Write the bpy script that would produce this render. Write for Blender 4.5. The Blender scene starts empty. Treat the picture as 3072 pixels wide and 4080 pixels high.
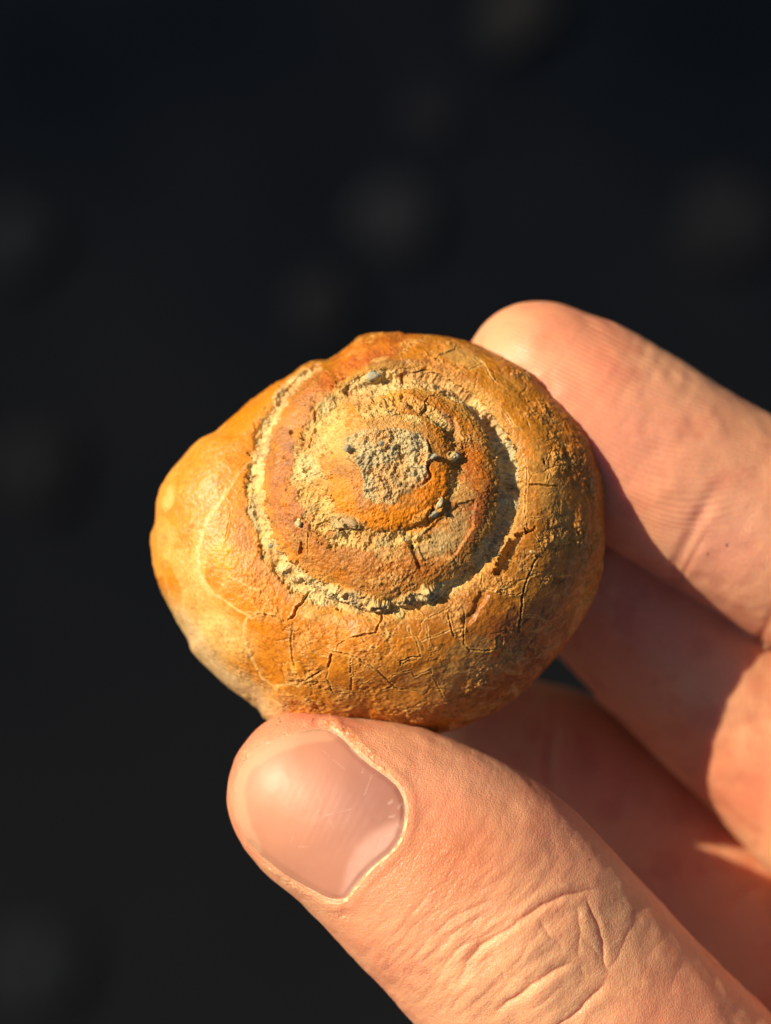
import bpy, math, random
import numpy as np
import openvdb
from mathutils import Vector

# ------------------------------------------------------------------ scale
U = 2.45e-5          # metres per photograph pixel at the reference plane
D = 9000.0           # camera distance in the same unit
HZ = 1.05            # height of the reference plane above the ground (m)
sc = bpy.context.scene
COL = sc.collection

# ------------------------------------------------------------------ camera
cam = bpy.data.cameras.new("camera")
cam.sensor_fit = 'VERTICAL'; cam.sensor_height = 24.0
cam.lens = 12.0 / (2040.0 / D)
cam.clip_start = 0.005; cam.clip_end = 50
cam.dof.use_dof = True
cam.dof.focus_distance = (D - 470) * U
cam.dof.aperture_fstop = cam.lens / 6.6
co = bpy.data.objects.new("camera", cam); COL.objects.link(co)
co.location = (0, 0, HZ + D * U)
sc.camera = co

# ------------------------------------------------------------------ light
AZ, EL = math.radians(153), math.radians(38)
L = Vector((math.cos(AZ) * math.cos(EL), math.sin(AZ) * math.cos(EL), math.sin(EL)))
w = bpy.data.worlds.new("World"); sc.world = w; w.use_nodes = True
nt = w.node_tree
sky = nt.nodes.new("ShaderNodeTexSky"); sky.sky_type = 'NISHITA'; sky.sun_disc = False
sky.sun_elevation = EL; sky.sun_rotation = math.atan2(L.x, L.y)
bg = nt.nodes["Background"]; bg.inputs[1].default_value = 0.05
nt.links.new(sky.outputs[0], bg.inputs[0])
sun = bpy.data.lights.new("sun", 'SUN'); sun.energy = 5.0; sun.angle = math.radians(0.5)
sun.color = (1.0, 0.87, 0.65)
so = bpy.data.objects.new("sun", sun); COL.objects.link(so)
so.rotation_euler = L.to_track_quat('Z', 'Y').to_euler()
so.location = (0, 0, HZ + 1)
sc.view_settings.view_transform = 'Standard'; sc.view_settings.look = 'None'
sc.view_settings.exposure = 0.42; sc.view_settings.gamma = 1.0

# ------------------------------------------------------------------ helpers
def W(px, py, z):
    k = (D - z) / D
    return np.stack([(px - 1536) * k, (2040 - py) * k, z + 0 * px], -1)

def unW(P):
    k = D / (D - P[:, 2])
    return 1536 + P[:, 0] * k, 2040 - P[:, 1] * k

def toworld(P):
    Q = np.array(P, dtype=np.float64) * U
    Q[:, 2] += HZ
    return Q

def smooth(a, b, x):
    t = np.clip((x - a) / (b - a), 0, 1)
    return t * t * (3 - 2 * t)

def _h(ix, iy, iz, s):
    n = ix + iy + iz + np.uint32((s * 974711 + 12345) & 0xffffffff)
    n = (n ^ (n >> np.uint32(13))) * np.uint32(1274126177)
    n = (n ^ (n >> np.uint32(16))) * np.uint32(2246822519)
    return ((n ^ (n >> np.uint32(15))) & np.uint32(0xffff)).astype(np.float32) * np.float32(1 / 32767.5) - np.float32(1.0)

def vnoise(P, s=0):
    """value noise, about -1..1"""
    fl = np.floor(P); f = (P - fl).astype(np.float32); f = f * f * f * (f * (f * 6 - 15) + 10)
    i = fl.astype(np.int32).view(np.uint32)
    k3 = (np.uint32(374761393), np.uint32(668265263), np.uint32(3266489917))
    h = [[(i[:, a] + np.uint32(d)) * k3[a] for d in (0, 1)] for a in range(3)]
    out = 0
    for dx in (0, 1):
        wx = f[:, 0] if dx else 1 - f[:, 0]
        for dy in (0, 1):
            wy = f[:, 1] if dy else 1 - f[:, 1]
            for dz in (0, 1):
                wz = f[:, 2] if dz else 1 - f[:, 2]
                out = out + wx * wy * wz * _h(h[0][dx], h[1][dy], h[2][dz], s)
    return out

_rot = np.array([[0.36, 0.48, -0.8], [-0.8, 0.6, 0.0], [0.48, 0.64, 0.6]])
def fbm(P, scale, octs=4, s=0, gain=0.5):
    Q = (P / scale).astype(np.float32); a = 1.0; t = 0; n = 0
    for k in range(octs):
        t = t + a * vnoise(Q, s + k * 17); n += a * a
        Q = (Q @ _rot.T.astype(np.float32)) * np.float32(2.07) + np.float32(13.7); a *= gain
    return t / math.sqrt(n) * 1.6

def poly_dist(px, py, pts, closed=False):
    """distance to a polyline and arclength fraction"""
    pts = np.array(pts, float)
    if closed: pts = np.vstack([pts, pts[:1]])
    seg = np.diff(pts, axis=0); ln = np.hypot(seg[:, 0], seg[:, 1]); tot = ln.sum()
    best = np.full(px.shape, 1e9); frac = np.zeros(px.shape); acc = 0
    for k in range(len(seg)):
        ax, ay = pts[k]; dx, dy = seg[k]; l2 = dx * dx + dy * dy + 1e-9
        t = np.clip(((px - ax) * dx + (py - ay) * dy) / l2, 0, 1)
        d = np.hypot(px - ax - t * dx, py - ay - t * dy)
        m = d < best
        best = np.where(m, d, best); frac = np.where(m, (acc + t * ln[k]) / tot, frac)
        acc += ln[k]
    return best, frac

def near(px, py, pts, pad):
    a = np.array(pts, float)
    return np.where((px > a[:, 0].min() - pad) & (px < a[:, 0].max() + pad) &
                    (py > a[:, 1].min() - pad) & (py < a[:, 1].max() + pad))[0]

def inside(px, py, pts):
    pts = np.array(pts, float); c = np.zeros(px.shape, bool); j = len(pts) - 1
    for i in range(len(pts)):
        xi, yi = pts[i]; xj, yj = pts[j]
        m = ((yi > py) != (yj > py)) & (px < (xj - xi) * (py - yi) / (yj - yi + 1e-12) + xi)
        c ^= m; j = i
    return c

def srgb(r, g, b):
    c = np.array([r, g, b], float) / 255
    return np.where(c <= 0.04045, c / 12.92, ((c + 0.055) / 1.055) ** 2.4)

def mix(c, col, m):
    return c + (np.asarray(col) - c) * m[:, None]

def jag(pts, step=14, amp=3.5, seed=0):
    rng = np.random.RandomState(seed); out = []
    for (a, b) in zip(pts[:-1], pts[1:]):
        a = np.array(a, float); b = np.array(b, float); l = np.linalg.norm(b - a)
        n = max(1, int(l / step)); nr = np.array([-(b - a)[1], (b - a)[0]]) / (l + 1e-9)
        for k in range(n):
            out.append(a + (b - a) * k / n + nr * rng.uniform(-amp, amp) * (k > 0))
    out.append(np.array(pts[-1], float)); return np.array(out)

def tag(o, label=None, cat=None, group=None, kind=None):
    if label: o['label'] = label
    if cat: o['category'] = cat
    if group: o['group'] = group
    if kind: o['kind'] = kind

def mesh_obj(name, V, quads, mat, parent=None, normals=None, color=None, attrs=None, polys=None, origin=None):
    """V already in world metres"""
    me = bpy.data.meshes.new(name)
    V = np.asarray(V, np.float64)
    if origin is not None: V = V - np.array(origin)
    quads = np.asarray(quads, np.int32).reshape(-1, 4) if quads is not None else np.zeros((0, 4), np.int32)
    loops = quads.ravel(); sizes = np.full(len(quads), 4, np.int32)
    if polys:
        loops = np.concatenate([loops, np.concatenate([np.asarray(p, np.int32) for p in polys])])
        sizes = np.concatenate([sizes, np.array([len(p) for p in polys], np.int32)])
    me.vertices.add(len(V)); me.vertices.foreach_set("co", V.astype(np.float32).ravel())
    me.loops.add(len(loops)); me.loops.foreach_set("vertex_index", loops.astype(np.int32))
    me.polygons.add(len(sizes))
    st = np.concatenate([[0], np.cumsum(sizes)[:-1]]).astype(np.int32)
    me.polygons.foreach_set("loop_start", st)
    me.polygons.foreach_set("use_smooth", np.ones(len(sizes), bool))
    me.update(calc_edges=True)
    if color is not None:
        c4 = np.ones((len(V), 4), np.float32); c4[:, :3] = np.clip(color, 0, 1)
        a = me.attributes.new("pigment", 'FLOAT_COLOR', 'POINT'); a.data.foreach_set("color", c4.ravel())
    for k, v in (attrs or {}).items():
        a = me.attributes.new(k, 'FLOAT', 'POINT'); a.data.foreach_set("value", np.asarray(v, np.float32))
    if normals is not None:
        me.normals_split_custom_set_from_vertices(np.asarray(normals, np.float32))
    me.materials.append(mat)
    o = bpy.data.objects.new(name, me); COL.objects.link(o)
    if parent is not None: o.parent = parent
    if origin is not None: o.location = origin
    return o

def empty(name, loc):
    e = bpy.data.objects.new(name, None); e.location = loc; e.empty_display_size = 0.005
    COL.objects.link(e); return e

# ------------------------------------------------------------------ materials
def new_mat(name):
    m = bpy.data.materials.new(name); m.use_nodes = True
    return m, m.node_tree, m.node_tree.nodes["Principled BSDF"]

def N(t, typ, **kw):
    n = t.nodes.new(typ)
    for k, v in kw.items():
        if k.startswith('i_'): n.inputs[k[2:].replace('_', ' ')].default_value = v
        else: setattr(n, k, v)
    return n

def math_n(t, op, a, b=None):
    n = t.nodes.new("ShaderNodeMath"); n.operation = op
    for i, v in enumerate((a, b)):
        if v is None: continue
        if isinstance(v, (int, float)): n.inputs[i].default_value = v
        else: t.links.new(v, n.inputs[i])
    return n.outputs[0]

def mat_shell():
    m, t, p = new_mat("fossil_shell"); l = t.links
    at = N(t, "ShaderNodeAttribute", attribute_name="pigment")
    rg = N(t, "ShaderNodeAttribute", attribute_name="grain")
    geo = N(t, "ShaderNodeTexCoord")
    n1 = N(t, "ShaderNodeTexNoise"); n1.inputs["Scale"].default_value = 5200; n1.inputs["Detail"].default_value = 6; n1.inputs["Roughness"].default_value = 0.7
    n2 = N(t, "ShaderNodeTexNoise"); n2.inputs["Scale"].default_value = 1500; n2.inputs["Detail"].default_value = 4
    for n in (n1, n2): l.new(geo.outputs["Object"], n.inputs["Vector"])
    v = math_n(t, 'MULTIPLY_ADD', n1.outputs[0], 0.62); t.nodes[-1].inputs[2].default_value = 0.54
    mx = N(t, "ShaderNodeVectorMath", operation='SCALE')
    l.new(at.outputs["Color"], mx.inputs[0]); l.new(v, mx.inputs["Scale"])
    l.new(mx.outputs[0], p.inputs["Base Color"])
    b1 = N(t, "ShaderNodeBump"); b1.inputs["Distance"].default_value = 0.00007
    st = math_n(t, 'MULTIPLY_ADD', rg.outputs["Fac"], 0.8); t.nodes[-1].inputs[2].default_value = 0.12
    hs = math_n(t, 'ADD', n1.outputs[0], n2.outputs[0])
    l.new(hs, b1.inputs["Height"]); l.new(st, b1.inputs["Strength"])
    l.new(b1.outputs[0], p.inputs["Normal"])
    r = math_n(t, 'MULTIPLY_ADD', rg.outputs["Fac"], 0.35); t.nodes[-1].inputs[2].default_value = 0.40
    l.new(r, p.inputs["Roughness"])
    p.inputs["Specular IOR Level"].default_value = 0.35
    return m

def mat_skin():
    m, t, p = new_mat("skin"); l = t.links
    at = N(t, "ShaderNodeAttribute", attribute_name="pigment")
    ph = N(t, "ShaderNodeAttribute", attribute_name="ridge_phase")
    ra = N(t, "ShaderNodeAttribute", attribute_name="ridge_amount")
    geo = N(t, "ShaderNodeTexCoord")
    n1 = N(t, "ShaderNodeTexNoise"); n1.inputs["Scale"].default_value = 2600; n1.inputs["Detail"].default_value = 3
    vo = N(t, "ShaderNodeTexVoronoi"); vo.inputs["Scale"].default_value = 3200
    vo.feature = 'DISTANCE_TO_EDGE'
    n3 = N(t, "ShaderNodeTexNoise"); n3.inputs["Scale"].default_value = 700; n3.inputs["Detail"].default_value = 2
    for n in (n1, vo, n3): l.new(geo.outputs["Object"], n.inputs["Vector"])
    v = math_n(t, 'MULTIPLY_ADD', n1.outputs[0], 0.18); t.nodes[-1].inputs[2].default_value = 0.76
    mx = N(t, "ShaderNodeVectorMath", operation='SCALE')
    l.new(at.outputs["Color"], mx.inputs[0]); l.new(v, mx.inputs["Scale"])
    l.new(mx.outputs[0], p.inputs["Base Color"])
    sn = math_n(t, 'SINE', ph.outputs["Fac"])
    rr = math_n(t, 'MULTIPLY', sn, ra.outputs["Fac"])
    ra2 = math_n(t, 'MULTIPLY', rr, 0.28)
    inv = math_n(t, 'SUBTRACT', 1.0, ra.outputs["Fac"])
    ve = math_n(t, 'MINIMUM', vo.outputs["Distance"], 0.18)
    ve = math_n(t, 'MULTIPLY', ve, 2.6)
    s1 = math_n(t, 'ADD', ve, math_n(t, 'MULTIPLY', n1.outputs[0], 0.9))
    s1 = math_n(t, 'MULTIPLY', s1, inv)
    s2 = math_n(t, 'ADD', s1, ra2)
    s3 = math_n(t, 'ADD', s2, n3.outputs[0])
    b = N(t, "ShaderNodeBump"); b.inputs["Distance"].default_value = 0.00006; b.inputs["Strength"].default_value = 0.85
    l.new(s3, b.inputs["Height"]); l.new(b.outputs[0], p.inputs["Normal"])
    p.inputs["Roughness"].default_value = 0.43
    p.inputs["Specular IOR Level"].default_value = 0.45
    p.inputs["Subsurface Weight"].default_value = 0.7
    p.inputs["Subsurface Radius"].default_value = (1.0, 0.32, 0.12)
    p.inputs["Subsurface Scale"].default_value = 0.0019
    return m

def mat_nail():
    m, t, p = new_mat("fingernail"); l = t.links
    at = N(t, "ShaderNodeAttribute", attribute_name="pigment")
    l.new(at.outputs["Color"], p.inputs["Base Color"])
    geo = N(t, "ShaderNodeTexCoord")
    n1 = N(t, "ShaderNodeTexNoise"); n1.inputs["Scale"].default_value = 1800; n1.inputs["Detail"].default_value = 4
    l.new(geo.outputs["Object"], n1.inputs["Vector"])
    b = N(t, "ShaderNodeBump"); b.inputs["Distance"].default_value = 0.00002; b.inputs["Strength"].default_value = 0.5
    l.new(n1.outputs[0], b.inputs["Height"]); l.new(b.outputs[0], p.inputs["Normal"])
    p.inputs["Roughness"].default_value = 0.5
    p.inputs["Subsurface Weight"].default_value = 0.6
    p.inputs["Subsurface Radius"].default_value = (1.0, 0.5, 0.4)
    p.inputs["Subsurface Scale"].default_value = 0.0009
    p.inputs["Coat Weight"].default_value = 0.08; p.inputs["Coat Roughness"].default_value = 0.45
    return m

def mat_ground():
    m, t, p = new_mat("dark_ground"); l = t.links
    geo = N(t, "ShaderNodeTexCoord")
    n1 = N(t, "ShaderNodeTexNoise"); n1.inputs["Scale"].default_value = 6; n1.inputs["Detail"].default_value = 5
    l.new(geo.outputs["Object"], n1.inputs["Vector"])
    cr = N(t, "ShaderNodeValToRGB")
    e = cr.color_ramp.elements
    e[0].position = 0.35; e[0].color = (0.0010, 0.0026, 0.0056, 1)
    e[1].position = 0.65; e[1].color = (0.0038, 0.0050, 0.0078, 1)
    sx = N(t, "ShaderNodeSeparateXYZ"); l.new(geo.outputs["Object"], sx.inputs[0])
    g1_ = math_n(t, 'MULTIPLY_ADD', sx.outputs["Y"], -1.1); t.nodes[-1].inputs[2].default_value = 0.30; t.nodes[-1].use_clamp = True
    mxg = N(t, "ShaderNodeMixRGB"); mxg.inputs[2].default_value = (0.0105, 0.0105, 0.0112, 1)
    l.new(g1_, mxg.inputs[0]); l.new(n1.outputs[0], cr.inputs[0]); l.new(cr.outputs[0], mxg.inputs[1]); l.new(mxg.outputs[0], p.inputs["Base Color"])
    n2 = N(t, "ShaderNodeTexNoise"); n2.inputs["Scale"].default_value = 300; n2.inputs["Detail"].default_value = 6
    l.new(geo.outputs["Object"], n2.inputs["Vector"])
    b = N(t, "ShaderNodeBump"); b.inputs["Distance"].default_value = 0.003
    l.new(n2.outputs[0], b.inputs["Height"]); l.new(b.outputs[0], p.inputs["Normal"])
    p.inputs["Roughness"].default_value = 1.0; p.inputs["Specular IOR Level"].default_value = 0.05
    return m

def mat_stone(name, c):
    m, t, p = new_mat(name); l = t.links
    geo = N(t, "ShaderNodeTexCoord")
    n1 = N(t, "ShaderNodeTexNoise"); n1.inputs["Scale"].default_value = 90; n1.inputs["Detail"].default_value = 5
    l.new(geo.outputs["Object"], n1.inputs["Vector"])
    cr = N(t, "ShaderNodeValToRGB"); e = cr.color_ramp.elements
    e[0].position = 0.3; e[0].color = (c[0] * .7, c[1] * .7, c[2] * .7, 1)
    e[1].position = 0.7; e[1].color = (c[0] * 1.3, c[1] * 1.3, c[2] * 1.3, 1)
    l.new(n1.outputs[0], cr.inputs[0]); l.new(cr.outputs[0], p.inputs["Base Color"])
    p.inputs["Roughness"].default_value = 0.95; p.inputs["Specular IOR Level"].default_value = 0.1
    return m

M_SHELL, M_SKIN, M_NAIL, M_GROUND = mat_shell(), mat_skin(), mat_nail(), mat_ground()

# ------------------------------------------------------------------ ground
g = 3.0; n = 24
gx, gy = np.meshgrid(np.linspace(-g, g, n + 1), np.linspace(-g, g, n + 1), indexing='ij')
GP = np.stack([gx.ravel(), gy.ravel(), 0 * gx.ravel()], -1)
GP[:, 2] = 0.004 * vnoise(GP * 2.3, 5)
idx = np.arange((n + 1) ** 2).reshape(n + 1, n + 1)
gq = np.stack([idx[:-1, :-1], idx[1:, :-1], idx[1:, 1:], idx[:-1, 1:]], -1).reshape(-1, 4)
go = mesh_obj("ground", GP, gq, M_GROUND)
tag(go, "dark ground far below the hand, blurred to near black", "ground", kind="structure")

def rock(name, P0, rad, mat, seed, flat=0.5, parent=None, color=None, nseg=14, rough=0.25, rot=0.0, el=(1, 1)):
    """small angular stone, P0 in metres"""
    rng = np.random.RandomState(seed)
    V = []; nu, nv = nseg, nseg // 2 + 1
    for j in range(nv + 1):
        for i in range(nu):
            a = 2 * math.pi * i / nu; b = math.pi * j / nv - math.pi / 2
            V.append((math.cos(a) * math.cos(b), math.sin(a) * math.cos(b), math.sin(b)))
    V = np.array(V)
    for k in range(7):      # chop facets
        d = rng.normal(size=3); d /= np.linalg.norm(d); c = rng.uniform(.62, .85)
        s = V @ d; V = V - np.where(s > c, s - c, 0)[:, None] * d
    V = V * (1 + rough * vnoise(V * 2.1 + seed, seed)[:, None])
    V = V * np.array([el[0], el[1], flat]) * rad
    c, s = math.cos(rot), math.sin(rot)
    V = V @ np.array([[c, s, 0], [-s, c, 0], [0, 0, 1]])
    ii = np.arange((nv + 1) * nu).reshape(nv + 1, nu); nx = np.roll(ii, -1, 1)
    q = np.stack([ii[:-1], nx[:-1], nx[1:], ii[1:]], -1).reshape(-1, 4)
    kw = {}
    if color is not None:
        cc = np.array(color)[None] * (1 + .25 * vnoise(V / rad * 4, seed + 1)[:, None])
        kw = dict(color=cc, attrs={"grain": np.ones(len(V))})
    return mesh_obj(name, V + np.array(P0), q, mat, parent=parent, origin=P0 if parent is None else None, **kw)

kg = (HZ + D * U) / (D * U)      # ground point seen at a pixel
for i, (px, py, r, c, lab) in enumerate([
        (1585, 850, 0.020, (0.0135, .014, .015), "faint grey stone on the dark ground, blurred, straight above the shell"),
        (2045, 75, 0.021, (0.0145, .014, .013), "warm grey stone on the dark ground, cut by the top edge of the photo"),
        (1275, 1235, 0.016, (0.0098, .0098, .0102), "dimmest grey stone on the dark ground, just above the shell's left shoulder"),
        (150, 3860, 0.027, (0.0125, .0135, .0135), "blurred grey stone on the dark ground in the bottom left corner"),
        (2900, 880, 0.024, (0.0098, .0094, .0105), "faint dark stone on the ground near the right edge, above the fingertip"),
        (1720, 480, 0.012, (0.0100, .0098, .0120), "small dim stone on the dark ground between the two brightest blurred stones"),
        (60, 960, 0.022, (0.0080, .0098, .0110), "bluish dark stone on the ground at the upper left edge of the photo"),
        (160, 1870, 0.024, (0.0085, .0088, .0092), "dark stone on the ground left of the shell, almost black")]):
    P0 = ((px - 1536) * U * kg, (2040 - py) * U * kg, 0.004)
    o = rock("ground_stone", P0, r * 1.15, mat_stone("ground_stone", [c[0] * .58, c[1] * .64, c[2] * .80]), 40 + i, flat=.06)
    tag(o, lab, "stone", "stones scattered on the dark ground")

# ------------------------------------------------------------------ SHELL
CX, CY = 1568.0, 1826.0
OUT = [(1433,1340),(1400,1368),(1365,1395),(1330,1420),(1300,1434),(1270,1434),(1245,1437),(1200,1460),(1165,1490),(1140,1510),(1090,1535),
 (1025,1585),(950,1645),(900,1685),(860,1720),(830,1733),(800,1745),(760,1780),(725,1825),(675,1885),(640,1945),(625,2000),
 (622,2075),(616,2104),(602,2120),(600,2160),(605,2200),(614,2261),(643,2352),(698,2460),(756,2551),(766,2591),(835,2667),
 (918,2743),(998,2797),(1036,2824),(1049,2851),(1080,2878),(1180,2896),(1300,2910),(1450,2918),(1600,2922),(1690,2920),
 (1748,2917),(1790,2910),(1833,2895),(1933,2850),(2048,2770),(2108,2725),(2183,2655),(2273,2540),(2333,2440),(2383,2320),
 (2400,2200),(2407,2100),(2404,1985),(2392,1883),(2363,1781),(2305,1678),(2202,1568),(2092,1465),(1975,1403),(1872,1359),
 (1833,1350),(1743,1333),(1683,1330),(1618,1336),(1568,1331),(1518,1329),(1478,1331)]
oa = np.array(OUT, float); oth = np.arctan2(CY - oa[:, 1], oa[:, 0] - CX); orr = np.hypot(oa[:, 0] - CX, oa[:, 1] - CY)
o_ = np.argsort(oth); oth, orr = oth[o_], orr[o_]
othp = np.concatenate([oth - 2 * np.pi, oth, oth + 2 * np.pi]); orrp = np.tile(orr, 3)
_fine = np.linspace(-np.pi, np.pi, 1440, endpoint=False); _rf = np.interp(_fine, othp, orrp)
_ker = np.hanning(11); _ker /= _ker.sum()
_rf = np.convolve(np.concatenate([_rf[-20:], _rf, _rf[:20]]), _ker, 'same')[20:-20]
def Rout(th):
    return np.interp(th, np.concatenate([_fine - 2*np.pi, _fine, _fine + 2*np.pi]), np.tile(_rf, 3))

SUT = [(100,490),(118,480),(128,468),(135,496),(148,502),(161,508),(182,544),(198.6,577),(219,616),(233.5,620),(250.5,607),(264.7,596),(279,579),(298,553),(318,522),
 (340,491),(360,447),(381,406),(405,366),(424.5,343),(447,318),(471,306),(500,313),(523,318),(546,334),(569,339),(594,343),
 (617,323),(641,300),(671,281),(703.5,260),(728.5,251),(760,242),(791,225),(825,211),(858,222),(891,234),(922,240)]
st_, sr_ = np.array(SUT, float).T
def suture_r(deg): return np.interp(deg, st_, sr_)
def suture_z(deg, y): return 220 - 0.27 * y + 172 * (deg - 135) / 360.0

def shell_base(px, py):
    """height of the shell, and masks, for image points inside the outline"""
    dx = px - CX; dy = CY - py
    r = np.hypot(dx, dy); th = np.arctan2(dy, dx); deg = np.degrees(th) % 360.0
    R = Rout(th)
    # suture radii outward->inward for this azimuth; the main suture begins at 135 deg
    d1 = np.where(deg < 128, deg + 360, deg)             # main
    w0 = smooth(100, 150, np.where(deg < 60, 999, deg)) * (deg < 360)
    b = suture_r(d1); bz = suture_z(d1, b * np.sin(th)) + 42 * np.clip(np.cos(th + math.radians(20)), 0, 1)
    a = suture_r(d1 + 360); az = suture_z(d1 + 360, a * np.sin(th))
    c0 = np.full_like(r, 140.0); cz = 556 - 0.15 * dy
    # body whorl
    t = np.clip((r - b) / np.maximum(R - b, 20), 0, 1)
    width = np.maximum(R - b, 20)
    rz = 70 * np.clip(np.cos(th - math.radians(20)), 0, 1)
    zb = rz + (bz - rz) * np.power(np.clip(1 - t ** 2.65, 0, 1), 0.5)
    sh = np.minimum(34.0, width * .10) * (1 - .75 * smooth(130, 160, deg) * (1 - smooth(235, 260, deg))) * np.sin(np.pi * np.clip(t * 1.5, 0, 1)) ** 1.0
    zb = zb + sh * smooth(0, .12, t)
    # spire whorl
    ww = b - a
    t2 = np.clip((r - a) / np.maximum(ww, 20), 0, 1)
    H2 = np.clip(ww * 0.30, 22, 66)
    z2 = az + (bz - az) * t2 + H2 * 1.25 * (1 - t2 ** 3.0) * (1 - (1 - t2) ** 1.3)
    # inner whorl
    t3 = np.clip((r - c0) / np.maximum(a - c0, 20), 0, 1)
    z3 = cz + (az - cz) * t3 + 28 * (1 - t3 ** 2.6) * (1 - (1 - t3) ** 1.3)
    z = np.where(r > b, zb, np.where(r > a, z2, z3))
    return z, r, th, deg, R, a, b, t, t2, t3

Z1 = lambda l: [(600 + x / 2, 1300 + y / 2) for x, y in l]
Z2 = lambda l: [(1433 + x / 2, 1300 + y / 2) for x, y in l]
Z3 = lambda l: [(1000 + x / 2, 2200 + y / 2) for x, y in l]
Z4 = lambda l: [(1633 + x / 2, 2100 + y / 2) for x, y in l]
Z5 = lambda l: [(600 + x * .3617, 2200 + y * .3617) for x, y in l]
# (polyline, half width, depth, dark/pale colour amount)
CR = [
 (Z3([(470,315),(430,365),(410,410),(365,440),(350,495),(325,525),(295,540)]),6,20,.7),
 (Z3([(0,525),(60,490),(120,500),(200,520),(260,545),(300,575)]),3.4,9,.45),
 (Z3([(270,605),(325,620),(315,700),(318,760),(330,830),(345,890),(350,940)]),3.6,11,.6),
 (Z3([(390,650),(430,710),(455,770),(510,800),(560,825),(625,840)]),3.6,8,-.3),
 (Z3([(570,760),(620,790),(680,800),(740,815),(850,840),(910,890),(970,910),(1040,970),(1090,1025),(1130,1070),(1170,1100),(1250,1110)]),4.0,12,.4),
 (Z3([(640,815),(632,870),(615,930)]),5.5,18,.7), (Z3([(615,930),(600,1000),(630,1060),(660,1130)]),3.4,9,.4),
 (Z3([(797,840),(795,920),(800,1000),(797,1110)]),3.6,10,.5),
 (Z3([(1055,470),(1045,540),(1010,600),(1000,640),(900,660),(790,685)]),5,16,.6),
 (Z3([(885,680),(915,730),(960,750),(1000,765)]),3.4,9,.4),
 (Z3([(745,705),(690,740),(682,790)]),3.4,9,.3),
 (Z3([(560,950),(480,990),(400,1030)]),4.6,14,.6),
 (Z3([(1265,590),(1270,650),(1320,700),(1340,770),(1355,830)]),3.6,9,-.2),
 (Z3([(1355,830),(1270,830),(1195,860),(1190,900)]),3.4,9,.3),
 (Z3([(1340,720),(1400,690),(1480,670),(1600,615)]),3.2,7,-.2),
 (Z3([(1300,530),(1400,530),(1500,490),(1580,440),(1666,410)]),3.6,9,-.3),
 (Z3([(1570,480),(1590,580),(1620,680)]),4,10,.4),
 (Z3([(1400,560),(1410,680),(1440,790)]),3.0,6,-.2),
 (Z3([(1090,1020),(1130,980),(1200,955),(1280,935)]),3.2,7,-.2),
 (Z3([(1040,1110),(1120,1085),(1200,1105)]),4,11,.5),
 (Z3([(470,930),(470,1000),(480,1080)]),3,7,.3),
 (Z3([(455,580),(455,690)]),3,6,-.2),
 (Z3([(1280,940),(1300,1000),(1400,950),(1440,930)]),3,6,-.2),
 (Z4([(1020,250),(980,320),(935,430),(915,510),(900,600),(890,680),(870,760),(865,850)]),4.6,13,.5),
 (Z4([(570,470),(640,500),(730,525),(800,545),(855,545),(910,520)]),4,12,-.1),
 (Z4([(420,620),(435,700),(440,760),(428,850),(435,940),(480,985),(600,985),(690,960),(685,880),(720,860)]),4,11,-.1),
 (Z4([(310,710),(325,780),(350,870)]),3.6,9,.2),
 (Z4([(960,190),(1000,215),(1030,250)]),4,9,.6),
 (Z4([(580,380),(570,450),(600,480)]),3.6,9,.5),
 (Z4([(1000,60),(1040,140)]),3,6,-.3),
 (Z4([(700,1100),(800,1160),(900,1150)]),3,6,-.3),
 (Z4([(170,1140),(220,1280),(290,1400)]),3,6,.3),
 (Z4([(890,705),(1000,705),(1100,760)]),2.8,5,-.3),
 (Z2([(1250,1255),(1300,1235),(1340,1260)]),3.2,8,.3),(Z2([(1360,1262),(1400,1262),(1480,1265),(1560,1275)]),5.5,16,.7),
 (Z2([(1330,1250),(1325,1380),(1320,1500),(1335,1600),(1350,1630)]),3.6,9,-.1),
 (Z2([(1350,1530),(1440,1528)]),3,7,.3),(Z2([(1510,1160),(1485,1250)]),3,7,-.2),(Z2([(1330,1040),(1335,1240)]),3,6,-.2),
 (Z2([(700,500),(620,535),(555,550),(520,600),(540,640),(480,680)]),4.5,11,.55),
 (Z2([(400,1730),(430,1800),(460,1880),(490,1940)]),9,24,.5),
 (Z2([(1090,640),(1180,700),(1230,790),(1290,830)]),3.6,8,-.5),
 (Z2([(780,130),(760,180),(640,220),(600,270)]),4,10,.4),
 (Z2([(900,240),(990,300),(1040,400),(1080,450)]),3.6,6,-.5),(Z2([(870,350),(960,310),(990,300)]),3.4,6,-.6),
 (Z2([(380,250),(430,310),(500,340)]),3,6,-.5),
 (Z2([(390,390),(440,375),(510,350)]),9,13,.3),(Z2([(330,380),(345,425)]),7,12,.3),
 (Z2([(1470,1070),(1475,1100)]),10,20,.5),
 (Z2([(790,905),(850,905),(930,905),(990,920)]),3.2,7,-.2),
 (Z1([(1430,1545),(1380,1560),(1320,1585)]),4.5,12,.5),(Z1([(1250,1640),(1245,1820)]),4,10,.4),(Z1([(1195,1720),(1190,1760),(1175,1830)]),9,20,.6),
 (Z1([(1380,620),(1310,660),(1305,750)]),8,18,.5),(Z1([(1310,800),(1285,860),(1265,970)]),6,18,.5),
 (Z1([(1440,1340),(1420,1400)]),4,9,.5),(Z1([(640,1480),(600,1700)]),2.6,4,.2),
 (Z1([(1470,440),(1560,400)]),9,13,.35),(Z1([(770,1180),(800,1230),(850,1180)]),10,18,.45),
 (Z1([(1200,850),(1215,900)]),9,14,.5),
 (Z2([(545,900),(570,1010),(600,1020)]),6,16,.6),(Z2([(560,1090),(545,1120),(570,1190),(510,1260)]),9,24,.5),
 (Z1([(1430,2150),(1510,2110)]),5,10,.5),
]
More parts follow.
